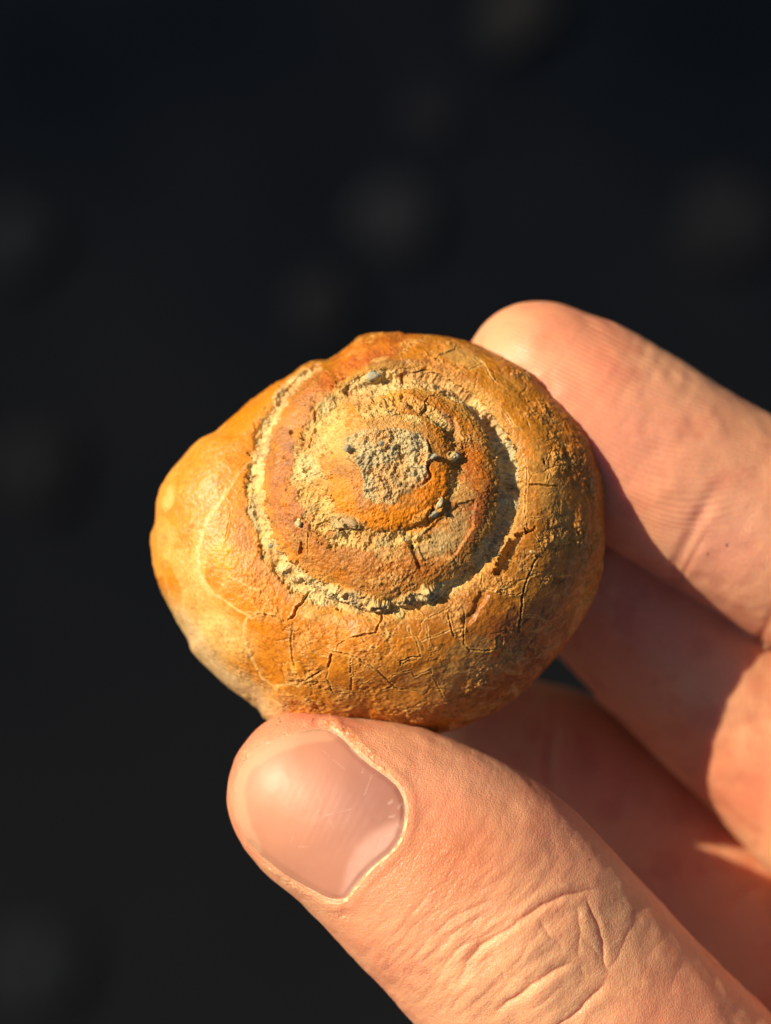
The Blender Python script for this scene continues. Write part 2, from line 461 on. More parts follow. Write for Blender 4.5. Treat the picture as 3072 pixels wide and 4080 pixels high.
PALE = [  # pale healed lines
 (Z1([(900,1010),(760,1110),(670,1210),(560,1400),(450,1540),(400,1700),(370,1800),(380,1950),(430,2080),(480,2140)]),9,.55),
 (Z5([(560,270),(700,460),(860,560),(960,640),(1060,690),(1110,720)]),7,.6),
 (Z5([(1060,720),(1030,800),(1020,930),(1090,1100),(1160,1280),(1230,1400),(1350,1480),(1500,1450),(1640,1460)]),5,.6),
 (Z5([(1020,930),(820,970)]),6,.4),(Z5([(870,270),(1000,330),(1110,400),(1220,410)]),4,.5),
 (Z5([(1230,1600),(1400,1670),(1520,1740)]),6,.5),
 (Z1([(520,1040),(540,1150)]),6,.3),
 (Z5([(1350,1480),(1400,1580)]),4,.4),
 (Z2([(1600,940),(1660,960)]),5,.5),
]
ORG, OCH, BRN = srgb(226, 132, 22), srgb(196, 122, 34), srgb(146, 88, 42)
TAN, CREAM, GREY = srgb(208, 160, 98), srgb(236, 208, 142), srgb(178, 168, 128)
RED, PEACH, PALEC, PINKT, DARK, YEL = srgb(190, 98, 46), srgb(232, 144, 52), srgb(240, 190, 122), srgb(196, 136, 98), srgb(92, 50, 24), srgb(240, 165, 30)
# painted patches: (x, y, rx, ry, rotation deg, colour, strength, edge softness)
PT = [
 (1150,2450,420,260,30,ORG,.75,.5),(1000,2200,190,330,-10,ORG,.9,.4),(880,1900,260,330,-30,PEACH,.8,.5),(760,2080,150,300,5,PEACH,.7,.5),
 (1050,1750,150,200,-35,ORG,.8,.5),(905,2210,60,70,0,YEL,.6,.6),
 (735,2330,75,190,-12,PALEC,.5,.5),(830,2430,90,130,-30,PALEC,.5,.6),(790,2220,40,110,0,PALEC,.6,.6),(860,2520,110,70,40,PALEC,.8,.6),(960,2580,70,60,0,PALEC,.5,.6),
 (672,1990,20,55,15,PALEC,.8,.6),(650,2150,30,90,0,PALEC,.35,.6),(690,2330,22,90,-12,ORG,.9,.5),(765,2420,28,55,-20,OCH,.45,.6),
 (1000,2100,55,110,-15,PINKT,.4,.6),(960,2160,45,70,0,PINKT,.5,.6),(975,2225,22,50,0,TAN,.6,.5),(1060,2260,80,90,0,PINKT,.55,.7),
 (1150,2330,90,60,40,PINKT,.5,.7),(1230,2440,50,40,0,TAN,.5,.6),(1320,2470,60,22,20,TAN,.55,.4),(1225,2440,22,22,0,PALEC,.6,.3),(1320,2460,30,14,25,PALEC,.65,.3),(1415,2500,22,14,0,PALEC,.65,.3),(1460,2510,12,9,0,PALEC,.5,.3),
 (1420,2490,120,40,10,BRN,.5,.6),(1300,2650,330,100,12,OCH,.5,.7),(1175,2655,16,22,20,YEL,.9,.25),(1445,2725,20,9,0,TAN,.7,.3),(1590,2445,26,26,0,PALEC,.7,.35),(1600,2470,45,25,0,TAN,.6,.4),
 (1700,2560,260,200,-20,srgb(184,114,34),.85,.6),(1850,2450,200,170,-30,srgb(164,98,32),.85,.6),(2130,2150,170,330,-8,srgb(160, 102, 38),.8,.6),
 (2100,1800,130,170,-20,srgb(186,116,34),.75,.6),(2190,1950,60,210,-18,srgb(190,140,80),.55,.6),(2230,2120,50,100,10,srgb(178,128,74),.5,.5),
 (2020,1620,150,60,40,srgb(190,120,30),.8,.5),(2090,1560,120,50,40,YEL,.25,.6),(1930,1480,90,60,20,srgb(196,124,34),.8,.5),(1880,1700,160,40,50,TAN,.35,.6),
 (1700,1370,180,28,3,srgb(196,120,40),.7,.5),(1500,1380,170,40,-12,srgb(204,110,44),.7,.6),(1330,1500,150,45,-35,RED,.55,.6),(1480,1420,120,26,-14,RED,.75,.6),(1560,1450,70,24,0,srgb(130,84,60),.6,.5),(1650,1445,55,26,0,srgb(140,92,56),.5,.5),
 (1510,1425,34,10,-15,PALEC,.55,.3),(1830,1420,90,34,22,TAN,.65,.5),(1560,1500,170,30,-4,srgb(214,158,76),.6,.6),(1650,1520,110,26,6,srgb(222,168,86),.7,.5),
 (1800,1500,120,50,30,BRN,.45,.6),(2030,1560,70,40,30,TAN,.3,.6),(2050,1610,60,50,30,srgb(186,116,28),.7,.5),(2100,1640,45,40,0,srgb(190,116,26),.8,.4),(2180,1690,40,60,0,srgb(176,120,40),.5,.5),
 # left inner spire whorl
 (1150,1900,90,260,8,srgb(166,100,54),.75,.6),(1130,1760,60,90,-20,srgb(140,92,62),.6,.5),(1160,1700,90,60,-40,PINKT,.5,.6),(1240,1620,100,60,-40,PINKT,.5,.7),(1190,1730,30,34,0,ORG,.6,.5),
 (1075,1850,22,80,5,srgb(140,84,60),.7,.5),(1100,2010,50,120,-12,srgb(176,104,52),.6,.6),(1190,2080,90,80,-40,srgb(168,100,48),.6,.6),(1290,2180,110,70,-40,srgb(176,108,42),.6,.6),
 (1220,1880,44,56,20,CREAM,.8,.6),(1215,1840,26,22,0,PALEC,.8,.5),(1270,1930,50,90,10,TAN,.6,.7),(1240,1900,26,40,30,GREY,.5,.6),(1140,1980,30,60,0,ORG,.35,.7),(1190,2085,13,16,0,CREAM,1,.25),
 (1370,1560,90,40,-30,CREAM,.45,.8),(1330,1650,70,90,20,srgb(214,172,96),.7,.7),(1300,1610,36,26,-30,GREY,.55,.6),
 (1640,1590,130,34,2,ORG,.55,.6),(1560,1575,60,26,-4,YEL,.7,.5),(1730,1610,90,30,18,srgb(196,118,34),.75,.5),(1850,1690,100,34,45,srgb(196,118,34),.8,.5),
 (1905,1830,60,120,-10,srgb(196,110,26),.85,.5),(1780,1670,70,26,30,PINKT,.6,.5),(1820,1730,30,40,30,TAN,.5,.6),(1860,2000,60,120,10,srgb(160,84,32),.7,.6),(1920,2050,36,160,15,srgb(140,70,30),.75,.6),
 (1800,2110,60,110,22,srgb(186,150,104),.75,.5),(1720,2190,90,50,-30,srgb(184,150,104),.8,.5),(1840,1970,50,60,0,srgb(200,160,100),.5,.6),
 (1560,2210,60,40,0,TAN,.45,.5),(1500,2260,160,40,3,srgb(186,108,34),.6,.6),(1640,2260,120,40,-12,srgb(186,104,30),.7,.5),(1400,2200,120,60,20,srgb(170,110,52),.5,.6),
 # inner whorl
 (1560,2060,190,52,0,srgb(222,126,6),1,.3),(1730,1960,60,120,20,srgb(214,122,12),1,.3),(1370,1990,40,90,-20,ORG,.9,.45),(1690,1720,80,34,40,srgb(176,112,48),.8,.4),(1745,1800,34,70,-20,srgb(176,108,46),.7,.5),
 (1340,1790,26,36,0,YEL,.6,.6),(1400,1940,60,60,0,srgb(200,130,60),.5,.6),
 (1440,2000,26,60,-30,PINKT,.5,.6),(1400,2080,70,30,25,TAN,.9,.4),(1345,2070,36,30,20,GREY,.6,.6),
 (1330,1720,60,80,30,CREAM,.5,.7),(1440,1640,80,26,-20,TAN,.7,.6),(1520,1650,60,20,0,CREAM,.5,.6),(1640,1665,50,20,10,CREAM,.7,.6),(1400,1590,40,16,-25,ORG,.6,.4),
 (1740,1660,50,26,30,CREAM,.7,.6),(1500,1700,110,34,-6,srgb(206,142,84),.8,.6),
 (1810,1820,14,20,0,CREAM,.9,.3),(1805,1930,24,60,5,TAN,.6,.6),
 # lower right mottling
 (2000,2700,200,130,-35,srgb(150,92,52),.7,.6),(2100,2550,160,140,-40,srgb(132,68,34),.7,.6),(2250,2400,80,200,20,srgb(170,94,48),.6,.6),(2330,2150,50,200,4,srgb(186,120,62),.5,.6),
 (1850,2620,120,60,-20,srgb(170,122,70),.8,.5),(1900,2680,130,40,-15,srgb(184,146,100),.6,.7),(2050,2600,50,60,-20,srgb(180,140,104),.5,.6),(1780,2700,160,60,-5,srgb(174,126,72),.7,.6),
 (1700,2830,170,50,2,srgb(160,112,72),.6,.7),(1500,2800,200,50,3,srgb(188,128,60),.6,.7),(2290,2470,18,80,22,srgb(232,160,100),.8,.4),(2200,2570,22,60,40,srgb(226,158,104),.6,.5),(2050,2745,12,26,-20,srgb(240,190,130),.9,.3),(1900,2850,50,12,-20,srgb(210,150,96),.6,.5),
 (1330,2830,120,26,0,srgb(206,150,86),.6,.6),(1150,2790,60,40,20,srgb(196,128,60),.6,.6),
 (1240,2760,120,50,15,srgb(190,124,40),.6,.6),
]

NT_, NR_, NU_ = 1500, 430, 70
th = np.linspace(-np.pi, np.pi, NT_, endpoint=False)
s = (np.arange(NR_ + 1) / NR_)
gfun = 0.55 * s + 0.45 * (1 - (1 - s) ** 2.0)
TH, G = np.meshgrid(th, gfun[1:], indexing='ij')
Rr = Rout(TH); rr = Rr * G
PXs = (CX + rr * np.cos(TH)).ravel(); PYs = (CY - rr * np.sin(TH)).ravel()
z, r, tht, deg, R, sa, sb, t1, t2, t3 = shell_base(PXs, PYs)
Ptop = W(PXs, PYs, z).reshape(NT_, NR_, 3)
# underside
au = np.linspace(0, np.pi / 2, NU_ + 1)[1:]
THu, A = np.meshgrid(th, au, indexing='ij')
ru = Rout(THu) * np.cos(A) ** 0.5
cxu, cyu = 1500, 2120
blend = 1 - np.cos(A) ** 0.5
pxu = CX + ru * np.cos(THu) + (cxu - CX) * blend; pyu = CY - ru * np.sin(THu) + (cyu - CY) * blend
zu = 70 * np.clip(np.cos(THu - math.radians(20)), 0, 1) * (1 - np.sin(A)) - 620 * np.sin(A)
Pund = W(pxu.ravel(), pyu.ravel(), zu.ravel()).reshape(NT_, NU_, 3)
P = np.concatenate([Ptop, Pund], 1); NC = NR_ + NU_

def grid_normals(P):
    du = np.roll(P, -1, 0) - np.roll(P, 1, 0)
    dv = np.empty_like(P); dv[:, 1:-1] = P[:, 2:] - P[:, :-2]; dv[:, 0] = P[:, 1] - P[:, 0]; dv[:, -1] = P[:, -1] - P[:, -2]
    n = np.cross(dv, du); return n / (np.linalg.norm(n, axis=2, keepdims=True) + 1e-12)
NB = grid_normals(P)
if NB[0, 50, 2] < 0: NB = -NB
def blur_grid(A, k0, k1):
    B = A.copy()
    for d in range(1, k0 + 1): B += np.roll(A, d, 0) + np.roll(A, -d, 0)
    A = B; B = A.copy()
    for d in range(1, k1 + 1):
        B[:, d:] += A[:, :-d]; B[:, :d] += A[:, :1]
        B[:, :-d] += A[:, d:]; B[:, -d:] += A[:, -1:]
    return B
NB = blur_grid(NB, 6, 8); NB /= np.linalg.norm(NB, axis=2, keepdims=True) + 1e-12
Pf = P.reshape(-1, 3)
isund = np.zeros((NT_, NC), bool); isund[:, NR_:] = True; isund = isund.ravel()
def padu(v, fill=0.0):
    out = np.full((NT_, NC), fill, float); out[:, :NR_] = v.reshape(NT_, NR_); return out.ravel()
pxa = padu(PXs); pya = padu(PYs)
pxa[isund] = pxu.ravel(); pya[isund] = pyu.ravel()
ra_, ba, aa, dega = padu(r, 2000), padu(sb, 500), padu(sa, 300), padu(deg)
t1a, t2a, t3a = padu(t1, 1), padu(t2, 1), padu(t3, 1)
top = (~isund).astype(float)

nL = fbm(Pf, 260, 4, 1); nM = fbm(Pf, 90, 4, 2); nS = fbm(Pf, 34, 4, 3, .6); nF = fbm(Pf, 13, 3, 4, .65); nM2 = fbm(Pf, 60, 3, 9)
nE = fbm(Pf, 26, 2, 11); nG = fbm(Pf, 6.5, 2, 12, .7)

# --- suture channel with sediment
wob = (9 * nS + 5 * nF) * (1 - .6 * smooth(0, 60, CY - pya - 60) * smooth(0, 100, pxa - 1300))
dbo = ra_ - ba                                   # signed distance to main suture
dd_ = np.where(dega < 128, dega + 360, dega)
cw = np.interp(dd_, [100, 135, 160, 190, 215, 240, 262, 290, 320, 345, 365, 385, 410, 440, 470, 495], [0, 20, 30, 36, 38, 46, 38, 34, 44, 44, 38, 30, 30, 42, 54, 40])
chd = np.interp(dd_, [100, 128, 160, 190, 215, 240, 262, 290, 320, 345, 370, 400, 440, 480, 495], [0, 4, 5, 8, 10, 6, 2, 4, 18, 26, 22, 9, 2, 2, 4])
cw = cw * .88
chan = (1 - smooth(cw - 7, cw + 7, np.abs(dbo) + wob)) * top
# --- inner suture band
dai = ra_ - aa
dd2 = dd_ + 360
cw2 = np.interp(dd2, [488, 520, 560, 600, 630, 660, 700, 730, 770, 800, 850], [36, 46, 56, 48, 34, 16, 8, 10, 20, 28, 34])
chan2 = (1 - smooth(cw2 - 12, cw2 + 12, np.abs(dai - cw2 * .4) + wob * 2.4 + 8 * nM2)) * top
# --- apex plug
plug_pts = [(1380,1740),(1440,1712),(1500,1700),(1560,1700),(1620,1706),(1670,1725),(1705,1765),(1728,1808),(1712,1850),(1700,1890),(1712,1912),(1690,1935),
            (1640,1950),(1600,1968),(1560,2000),(1520,2000),(1470,1985),(1440,1950),(1445,1920),(1430,1880),(1400,1850),(1375,1825),(1385,1790)]
iP = near(pxa, pya, plug_pts, 80)
dP = np.full(len(Pf), 500.0)
dd, _ = poly_dist(pxa[iP], pya[iP], plug_pts, True)
dP[iP] = np.where(inside(pxa[iP], pya[iP], plug_pts), -dd, dd)
dP = dP + wob * 1.1 + 7 * nM2
plug = (1 - smooth(-8, 10, dP)) * top

# --- relief
rough = np.clip(.06 + .5 * smooth(.2, 1.0, nM) + .3 * smooth(.3, 1.1, nL), 0, 1)
rough = np.where((ra_ < ba + 60), np.maximum(rough, .35), rough)
innerOr = (1 - smooth(.75, 1.0, t3a)) * (ra_ < aa)
# smoother patches: left flare
flare = 1 - smooth(1010, 1120, pxa + .25 * (pya - 2100))
rough = rough * (1 - .75 * flare)
rgh_low = smooth(2620, 2760, pya + .22 * (pxa - 1700)) * (pxa > 1200) * (pxa < 2150)
rough = np.maximum(rough, .75 * rgh_low * smooth(-.6, .6, nM))
rough = np.maximum(rough, np.maximum(chan * .8, np.maximum(chan2 * .7, plug * .7)))
rough = rough * top + .3 * (1 - top)
disp = rough * (2.6 * nS + 2.6 * nF) + 3.0 * nM2 * (.35 + .6 * rough) * (1 - .6 * flare) + 7 * nL * (1 - .5 * flare)
disp = disp + .6 * nF + (.25 + 1.4 * rough) * nG
pits = smooth(1.0, 1.7, nS) * rough
pits = pits * (1 - plug)
disp = disp - 4 * pits
disp = disp - chan * chd + chan * (4 * nM2 + 3.5 * nS)
disp = disp - chan2 * 3 + chan2 * (6 * nM2 + 6 * nS)
disp = disp + plug * (8 + 6 * nM2 + 4.5 * nS + 3 * nF)
# lumps of cream sediment filling the channel at the bottom and top
lump = np.zeros(len(Pf))
for (x, y, rx, ry, rt, h) in [(1420,2385,135,34,12,30),(1350,2365,60,26,20,22),(1510,2415,50,34,10,34),(1640,2385,85,26,-12,26),(1700,2355,40,24,-20,30),(1690,2340,18,14,0,22),
        (1490,1500,40,24,-15,22),(1300,1610,44,26,-40,20),(1060,1780,22,50,12,20),(1040,1830,18,40,10,22),(1015,2010,24,70,-8,22),(1130,2270,26,22,0,26),(1180,2305,22,14,0,22),
        (1120,1590,30,50,30,16),(1350,2080,44,30,20,26),(1400,2080,48,18,28,26),(1810,1815,22,22,0,24),(1750,2010,14,30,25,24),(1700,2050,70,20,-30,14),
        (1220,1860,40,50,0,10),(1590,2450,30,24,0,8),(2035,2005,26,24,0,20),(1995,1770,16,24,0,12),(1930,1650,30,26,40,12),(1560,1640,30,12,0,14)]:
    ca, sn_ = math.cos(math.radians(rt)), math.sin(math.radians(rt))
    i = near(pxa, pya, [(x, y)], max(rx, ry) * 1.8)
    ux = ((pxa[i] - x) * ca + (pya[i] - y) * sn_) / rx; uy = (-(pxa[i] - x) * sn_ + (pya[i] - y) * ca) / ry
    q = np.hypot(ux, uy) + .22 * nS[i] + .12 * nF[i]
    m = (1 - smooth(.8, 1.05, q)) * top[i]
    lump[i] = np.maximum(lump[i], m); disp[i] += .6 * h * m + m * 4 * nS[i]
rough = np.maximum(rough, lump * .9)

# --- cracks, trench, hollows
crk = np.zeros(len(Pf)); pal = np.zeros(len(Pf)); plate = np.zeros(len(Pf))
for k, (pts, hw, dep, ca) in enumerate(CR):
    jp = jag(pts, 12, 2.0 if hw < 5 else 3.2, k)
    i = near(pxa, pya, jp, 34); i = i[top[i] > 0]
    if len(i) == 0: continue
    d, f = poly_dist(pxa[i], pya[i], jp)
    d = d + 1.2 * nF[i]
    end = np.clip(np.minimum(f, 1 - f) * 7 + .35, 0, 1)
    w_ = hw * .8 * (.7 + .3 * end) * (1 + .3 * nE[i])
    m = (1 - smooth(w_ * .45, w_ * 1.1, d)) * end
    disp[i] -= m * dep * (.3 if ca < 0 else .5 if hw < 4.2 else .65)
    lip = np.exp(-((d - w_ * 1.7) / 3.4) ** 2) * end * (hw < 8)
    disp[i] += 1.6 * lip
    if ca > 0: crk[i] = np.maximum(crk[i], m * ca * (.7 if hw < 4.2 else 1.0))
    else: pal[i] = np.maximum(pal[i], m * -ca * 1.3)
    pal[i] = np.maximum(pal[i], .45 * lip)
# fine network of hair cracks over the body whorl
def vor2(x, y, cell, seed):
    X, Y = x / cell, y / cell; ix, iy = np.floor(X).astype(np.int32), np.floor(Y).astype(np.int32)
    f1 = np.full(len(x), 9.0); f2 = f1.copy()
    for a in (-1, 0, 1):
        for b_ in (-1, 0, 1):
            u_ = (ix + a).view(np.uint32) * np.uint32(374761393); v_ = (iy + b_).view(np.uint32) * np.uint32(668265263)
            ox = _h(u_, v_, np.uint32(7), seed) * .42 + .5; oy = _h(u_, v_, np.uint32(99), seed + 5) * .42 + .5
            d = np.hypot(ix + a + ox - X, iy + b_ + oy - Y)
            f2 = np.where(d < f1, f1, np.minimum(f2, d)); f1 = np.minimum(f1, d)
    return (f2 - f1) * cell
iv = np.where((top > 0) & (ra_ > ba + 30))[0]
ev = vor2(pxa[iv] + 16 * nM[iv] + 5 * nS[iv], pya[iv] + 16 * nL[iv] + 5 * nM2[iv] + 4 * nS[iv], 105.0, 3)
mv = (1 - smooth(1.5, 6.5, ev)) * smooth(-.25, .5, fbm(Pf[iv], 120, 2, 141)) * (1 - .8 * flare[iv])
disp[iv] -= 3.0 * mv; sgn = fbm(Pf[iv], 90, 2, 142) > .1
crk[iv] = np.maximum(crk[iv], mv * .38 * sgn); pal[iv] = np.maximum(pal[iv], mv * .55 * ~sgn)
# deep trench in the body whorl
tr = Z4([(985,30),(940,42),(890,60),(850,110),(815,170),(775,240),(735,295),(690,345)])
i = near(pxa, pya, tr, 70); d, f = poly_dist(pxa[i], pya[i], jag(tr, 18, 5, 77))
wt = np.interp(f, [0, .25, .4, .8, 1], [7, 9, 18, 24, 14])
m = 1 - smooth(wt * .75, wt * 1.3, d + 4 * nF[i] + 6 * nE[i] + 3 * nS[i])
disp[i] -= m * np.interp(f, [0, .3, .6, 1], [22, 30, 52, 44]); trench = np.zeros(len(Pf)); trench[i] = m
# shallow hollow
ho = Z4([(590,560),(560,600),(545,650),(500,700),(455,735)])
i = near(pxa, pya, ho, 90); d, f = poly_dist(pxa[i], pya[i], ho)
m = 1 - smooth(6, 30, d + 6 * nE[i] + 4 * nS[i]); disp[i] -= m * 14
# a few flake steps (missing chips of the outer layer)
for (poly, dep) in [(Z1([(830,1000),(880,985),(875,1060),(820,1085)]), -14), (Z3([(250,600),(330,620),(350,640),(240,640)]), 6),
                    (Z4([(690,870),(900,880),(860,1000),(760,1080),(690,970)]), 5), (Z2([(780,1420),(930,1370),(900,1600),(760,1830),(520,1880),(470,1760),(420,1720)]), 9),
                    (Z2([(560,690),(760,720),(830,900),(760,910),(640,770)]), 8), (Z1([(820,760),(960,760),(930,980),(830,1000)]), 6)]:
    i = near(pxa, pya, poly, 40); d, f = poly_dist(pxa[i], pya[i], poly, True)
    sd = np.where(inside(pxa[i], pya[i], poly), d, -d) + 4 * nS[i] + 2 * nF[i]
    disp[i] -= dep * smooth(-2, 5, sd)
disp = disp * np.where(isund, .5, 1.0)

# edge chips on rim
Pn = Pf + NB.reshape(-1, 3) * disp[:, None]

# --- pigment
c = np.tile(OCH, (len(Pf), 1)).astype(float)
c = mix(c, ORG, smooth(-.6, .9, nL + .5 * nM2) * .5)
c = mix(c, BRN, smooth(.1, 1.2, fbm(Pf, 150, 4, 21)) * .55)
sp = (ra_ < ba) & (ra_ > aa)
c[sp] = mix(c[sp], srgb(166, 102, 48), np.full(sp.sum(), .7))
def patch(c, x, y, rx, ry, rt, col, stg, soft):
    ca, sn_ = math.cos(math.radians(rt)), math.sin(math.radians(rt))
    i = near(pxa, pya, [(x, y)], max(rx, ry) * 1.7); i = i[top[i] > 0]
    ux = ((pxa[i] - x) * ca + (pya[i] - y) * sn_) / rx; uy = (-(pxa[i] - x) * sn_ + (pya[i] - y) * ca) / ry
    am = .22 if min(rx, ry) > 30 else .12
    q = np.hypot(ux, uy) + am * nM[i] + am * nS[i] + .06 * nF[i]
    m = (1 - smooth(1 - soft * .7, 1 + soft * .5, q)) * stg
    c[i] = mix(c[i], col, m)
for p in PT: patch(c, *p)
# mottling
c = mix(c, srgb(214, 168, 110), rough * smooth(.2, 1.1, nS + .5 * nM) * .5 * (1 - .85 * (ra_ < aa - 10)))
c = mix(c, BRN, smooth(.5, 1.5, nS - .4 * nF) * .28 * (1 - .7 * flare))
c = mix(c, DARK, smooth(.7, 1.5, fbm(Pf, 40, 3, 31)) * .35 * (1 - flare) * (1 - plug))
c = mix(c, ORG, smooth(.6, 1.4, fbm(Pf, 55, 3, 41)) * .35 * (1 - plug))
# white veining near the lower right edge
rid = 1 - np.abs(fbm(Pf, 60, 3, 51)) * 3
edge = smooth(.45, .9, t1a) * smooth(1500, 1900, pxa)
c = mix(c, srgb(224, 160, 110), np.clip(rid, 0, 1) * edge * .5)
c = mix(c, srgb(150, 66, 28), edge * smooth(-.3, .9, nL) * .35)
# pale bevel along the lower-left rim
bev = smooth(.80, .93, t1a + .02 * nM) * smooth(2300, 2500, pya) * (pxa < 1150)
c = mix(c, srgb(226, 190, 142), bev * .85); c = mix(c, srgb(150, 120, 80), bev * smooth(.2, 1, nM) * .5)
rimp = smooth(.86, .97, t1a) * (pxa < 900) * (pya < 2300)
c = mix(c, srgb(244, 170, 90), rimp * .5)
for (pts, hw, am) in PALE:
    jp = jag(pts, 22, 2.5, int(hw * 10)); i = near(pxa, pya, jp, 40); i = i[top[i] > 0]
    d, f = poly_dist(pxa[i], pya[i], jp)
    m = (1 - smooth(hw * .3, hw * 1.3, d + 1.5 * nF[i] + 1.5 * nE[i])) * am
    c[i] = mix(c[i], srgb(250, 206, 140), m)
# sediment
sed = mix(np.tile(CREAM, (len(Pf), 1)), TAN, smooth(-.4, .8, nM))
sed = mix(sed, srgb(214, 176, 96), smooth(0, 1, nL) * .5)
sed = mix(sed, GREY, smooth(.25, 1.0, nM2 + .3 * nF) * .65)
sedR = mix(sed, srgb(170, 168, 140), smooth(1900, 2000, pxa) * .55)
m = np.clip(chan * 1.1, 0, 1) * np.interp(dd_, [100, 135, 160, 280, 400, 425, 500], [0, .7, .95, 1, .95, .8, .7])
c = c + (sedR - c) * m[:, None]
halo = (1 - smooth(cw, cw + 48, np.abs(dbo) + 16 * nM + 8 * nF)) * top * .55 * np.interp(dd_, [100, 170, 230, 300, 400, 480], [0, .2, .8, .8, 1, 1.1])
c = mix(c, srgb(218, 168, 92), np.clip(halo * (1 - m), 0, 1))
c = c + (sed - c) * (chan2 * np.interp(dd2, [488, 560, 640, 680, 720, 800, 850], [.5, .6, .75, .55, .4, .5, .6]))[:, None]
c = c + (mix(sed, srgb(214, 200, 160), np.full(len(Pf), .3)) - c) * (lump * .8)[:, None]
pc = mix(np.tile(srgb(212, 188, 136), (len(Pf), 1)), srgb(180, 164, 128), smooth(-.1, .9, nM2 + .6 * nS) * .65)
pc = mix(pc, srgb(214, 166, 100), smooth(-.1, .8, fbm(Pf, 70, 3, 61)) * .8); pc = mix(pc, srgb(128, 118, 92), smooth(.7, 1.4, nS) * .4)
c = c + (pc - c) * plug[:, None]
ringp = (1 - smooth(10, 60, np.abs(dP - 14) + 14 * nM + 8 * nS)) * top * (1 - plug) * (.06 + .94 * smooth(-20, 80, 1900 - pya)) * (1 - .7 * smooth(1650, 1720, pxa))
c = mix(c, TAN, ringp * .6)
c = mix(c, srgb(200, 170, 110), trench * .6)
c = mix(c, srgb(226, 172, 100), pal); c = mix(c, DARK, crk * .6)
c = mix(c, DARK, pits * .35 * (1 - .7 * plug))
crust = np.maximum(smooth(-.2, .8, nM + .4 * nL), np.maximum(chan, chan2))
inn = ((ra_ < aa - 12) & (plug < .4)) * 1.0
dust = smooth(.35, 1.2, nG + .5 * nF + .5 * nM) * (.10 + .75 * rough * crust) * (1 - .6 * flare) * (1 - .8 * inn)
c = mix(c, srgb(226, 176, 112), dust * .55)
c = mix(c, DARK, smooth(.5, 1.4, -nG - .6 * nF) * (.15 + .5 * rough) * .45 * (1 - .7 * plug))
c = c * (1 + .10 * nF + .05 * nS + .10 * nG)[:, None]
c[isund] = mix(np.tile(srgb(200, 136, 64), (isund.sum(), 1)), BRN, smooth(-.3, .9, nL[isund]) * .7)

for p in [(1560,2062,185,50,0,srgb(228,138,16),.65,.4),(1725,1965,55,115,20,srgb(222,130,18),.6,.4),(1375,1990,38,80,-20,srgb(230,142,26),.6,.5)]: patch(c, *p)
gold = (1 - plug * .9) * (1 - .8 * chan) * (1 - .75 * smooth(.10, .28, c[:, 2]))
c = c * (1 + gold[:, None] * np.array([[.05, .045, -.22]]))
cg = c.reshape(NT_, NC, 3)          # the rim's own colour runs a little way under the shell
kk = np.clip(1 - np.arange(NU_) / 22.0, 0, 1)[None, :, None]
cg[:, NR_:] = cg[:, NR_:] * (1 - kk) + cg[:, NR_ - 1:NR_] * kk
c = cg.reshape(-1, 3)
# --- assemble shell parts
Pg = Pn.reshape(NT_, NC, 3)
NG = grid_normals(Pg)
if NG[0, 50, 2] < 0: NG = -NG
# close centre with a single vertex each side
Vall = np.vstack([Pn, Pg[:, 0].mean(0)[None], Pg[:, -1].mean(0)[None]])
Call = np.vstack([c, c.reshape(NT_, NC, 3)[:, 0].mean(0)[None], c.reshape(NT_, NC, 3)[:, -1].mean(0)[None]])
Nall = np.vstack([NG.reshape(-1, 3), [[0, 0, 1]], [[0, 0, -1]]])
Gall = np.concatenate([rough, [1, .3]])
ids = np.arange(NT_ * NC).reshape(NT_, NC); nid = np.roll(ids, -1, 0)
Q = np.stack([ids[:, :-1], ids[:, 1:], nid[:, 1:], nid[:, :-1]], -1).reshape(-1, 4)
ic, il = NT_ * NC, NT_ * NC + 1
tri = [(ic, ids[i, 0], nid[i, 0]) for i in range(NT_)]
trl = [(il, nid[i, -1], ids[i, -1]) for i in range(NT_)]
reg = np.zeros(NT_ * NC, int)                       # 0 body
reg[(ra_ < ba) & (top > 0)] = 1                     # spire whorl
reg[(ra_ < aa) & (top > 0)] = 2                     # apex whorl
reg[(chan > .5)] = 3                                # suture sediment
reg[(plug > .5)] = 4                                # apex sediment
fr = reg[Q[:, 0]]
base_loc = (0.0, (2040 - 2120) * U, HZ - 620 * U)
shell = empty("fossil_snail_shell", base_loc)
tag(shell, "orange brown fossil snail shell with a broken grey tip, pinched between thumb and fingers", "fossil shell")
bpy.context.view_layer.update()
VW = toworld(Vall) - np.array(base_loc)
for k, nm in enumerate(["body_whorl", "spire_whorl", "apex_whorl", "suture_sediment", "apex_sediment"]):
    f = Q[fr == k]
    extra = []
    if k == 4: extra = tri
    if k == 0: extra = trl
    used = np.unique(np.concatenate([f.ravel()] + ([np.array(extra).ravel()] if extra else [])))
    mp = np.full(len(VW), -1, np.int32); mp[used] = np.arange(len(used))
    o = mesh_obj(nm, VW[used], mp[f], M_SHELL, parent=shell, normals=Nall[used], color=Call[used],
                 attrs={"grain": Gall[used]}, polys=[mp[list(e)] for e in extra] or None)
tag(shell.children[3], "cream and grey crumbly sediment packed in the spiral groove")
tag(shell.children[4], "rough grey sediment where the tip of the shell broke off")

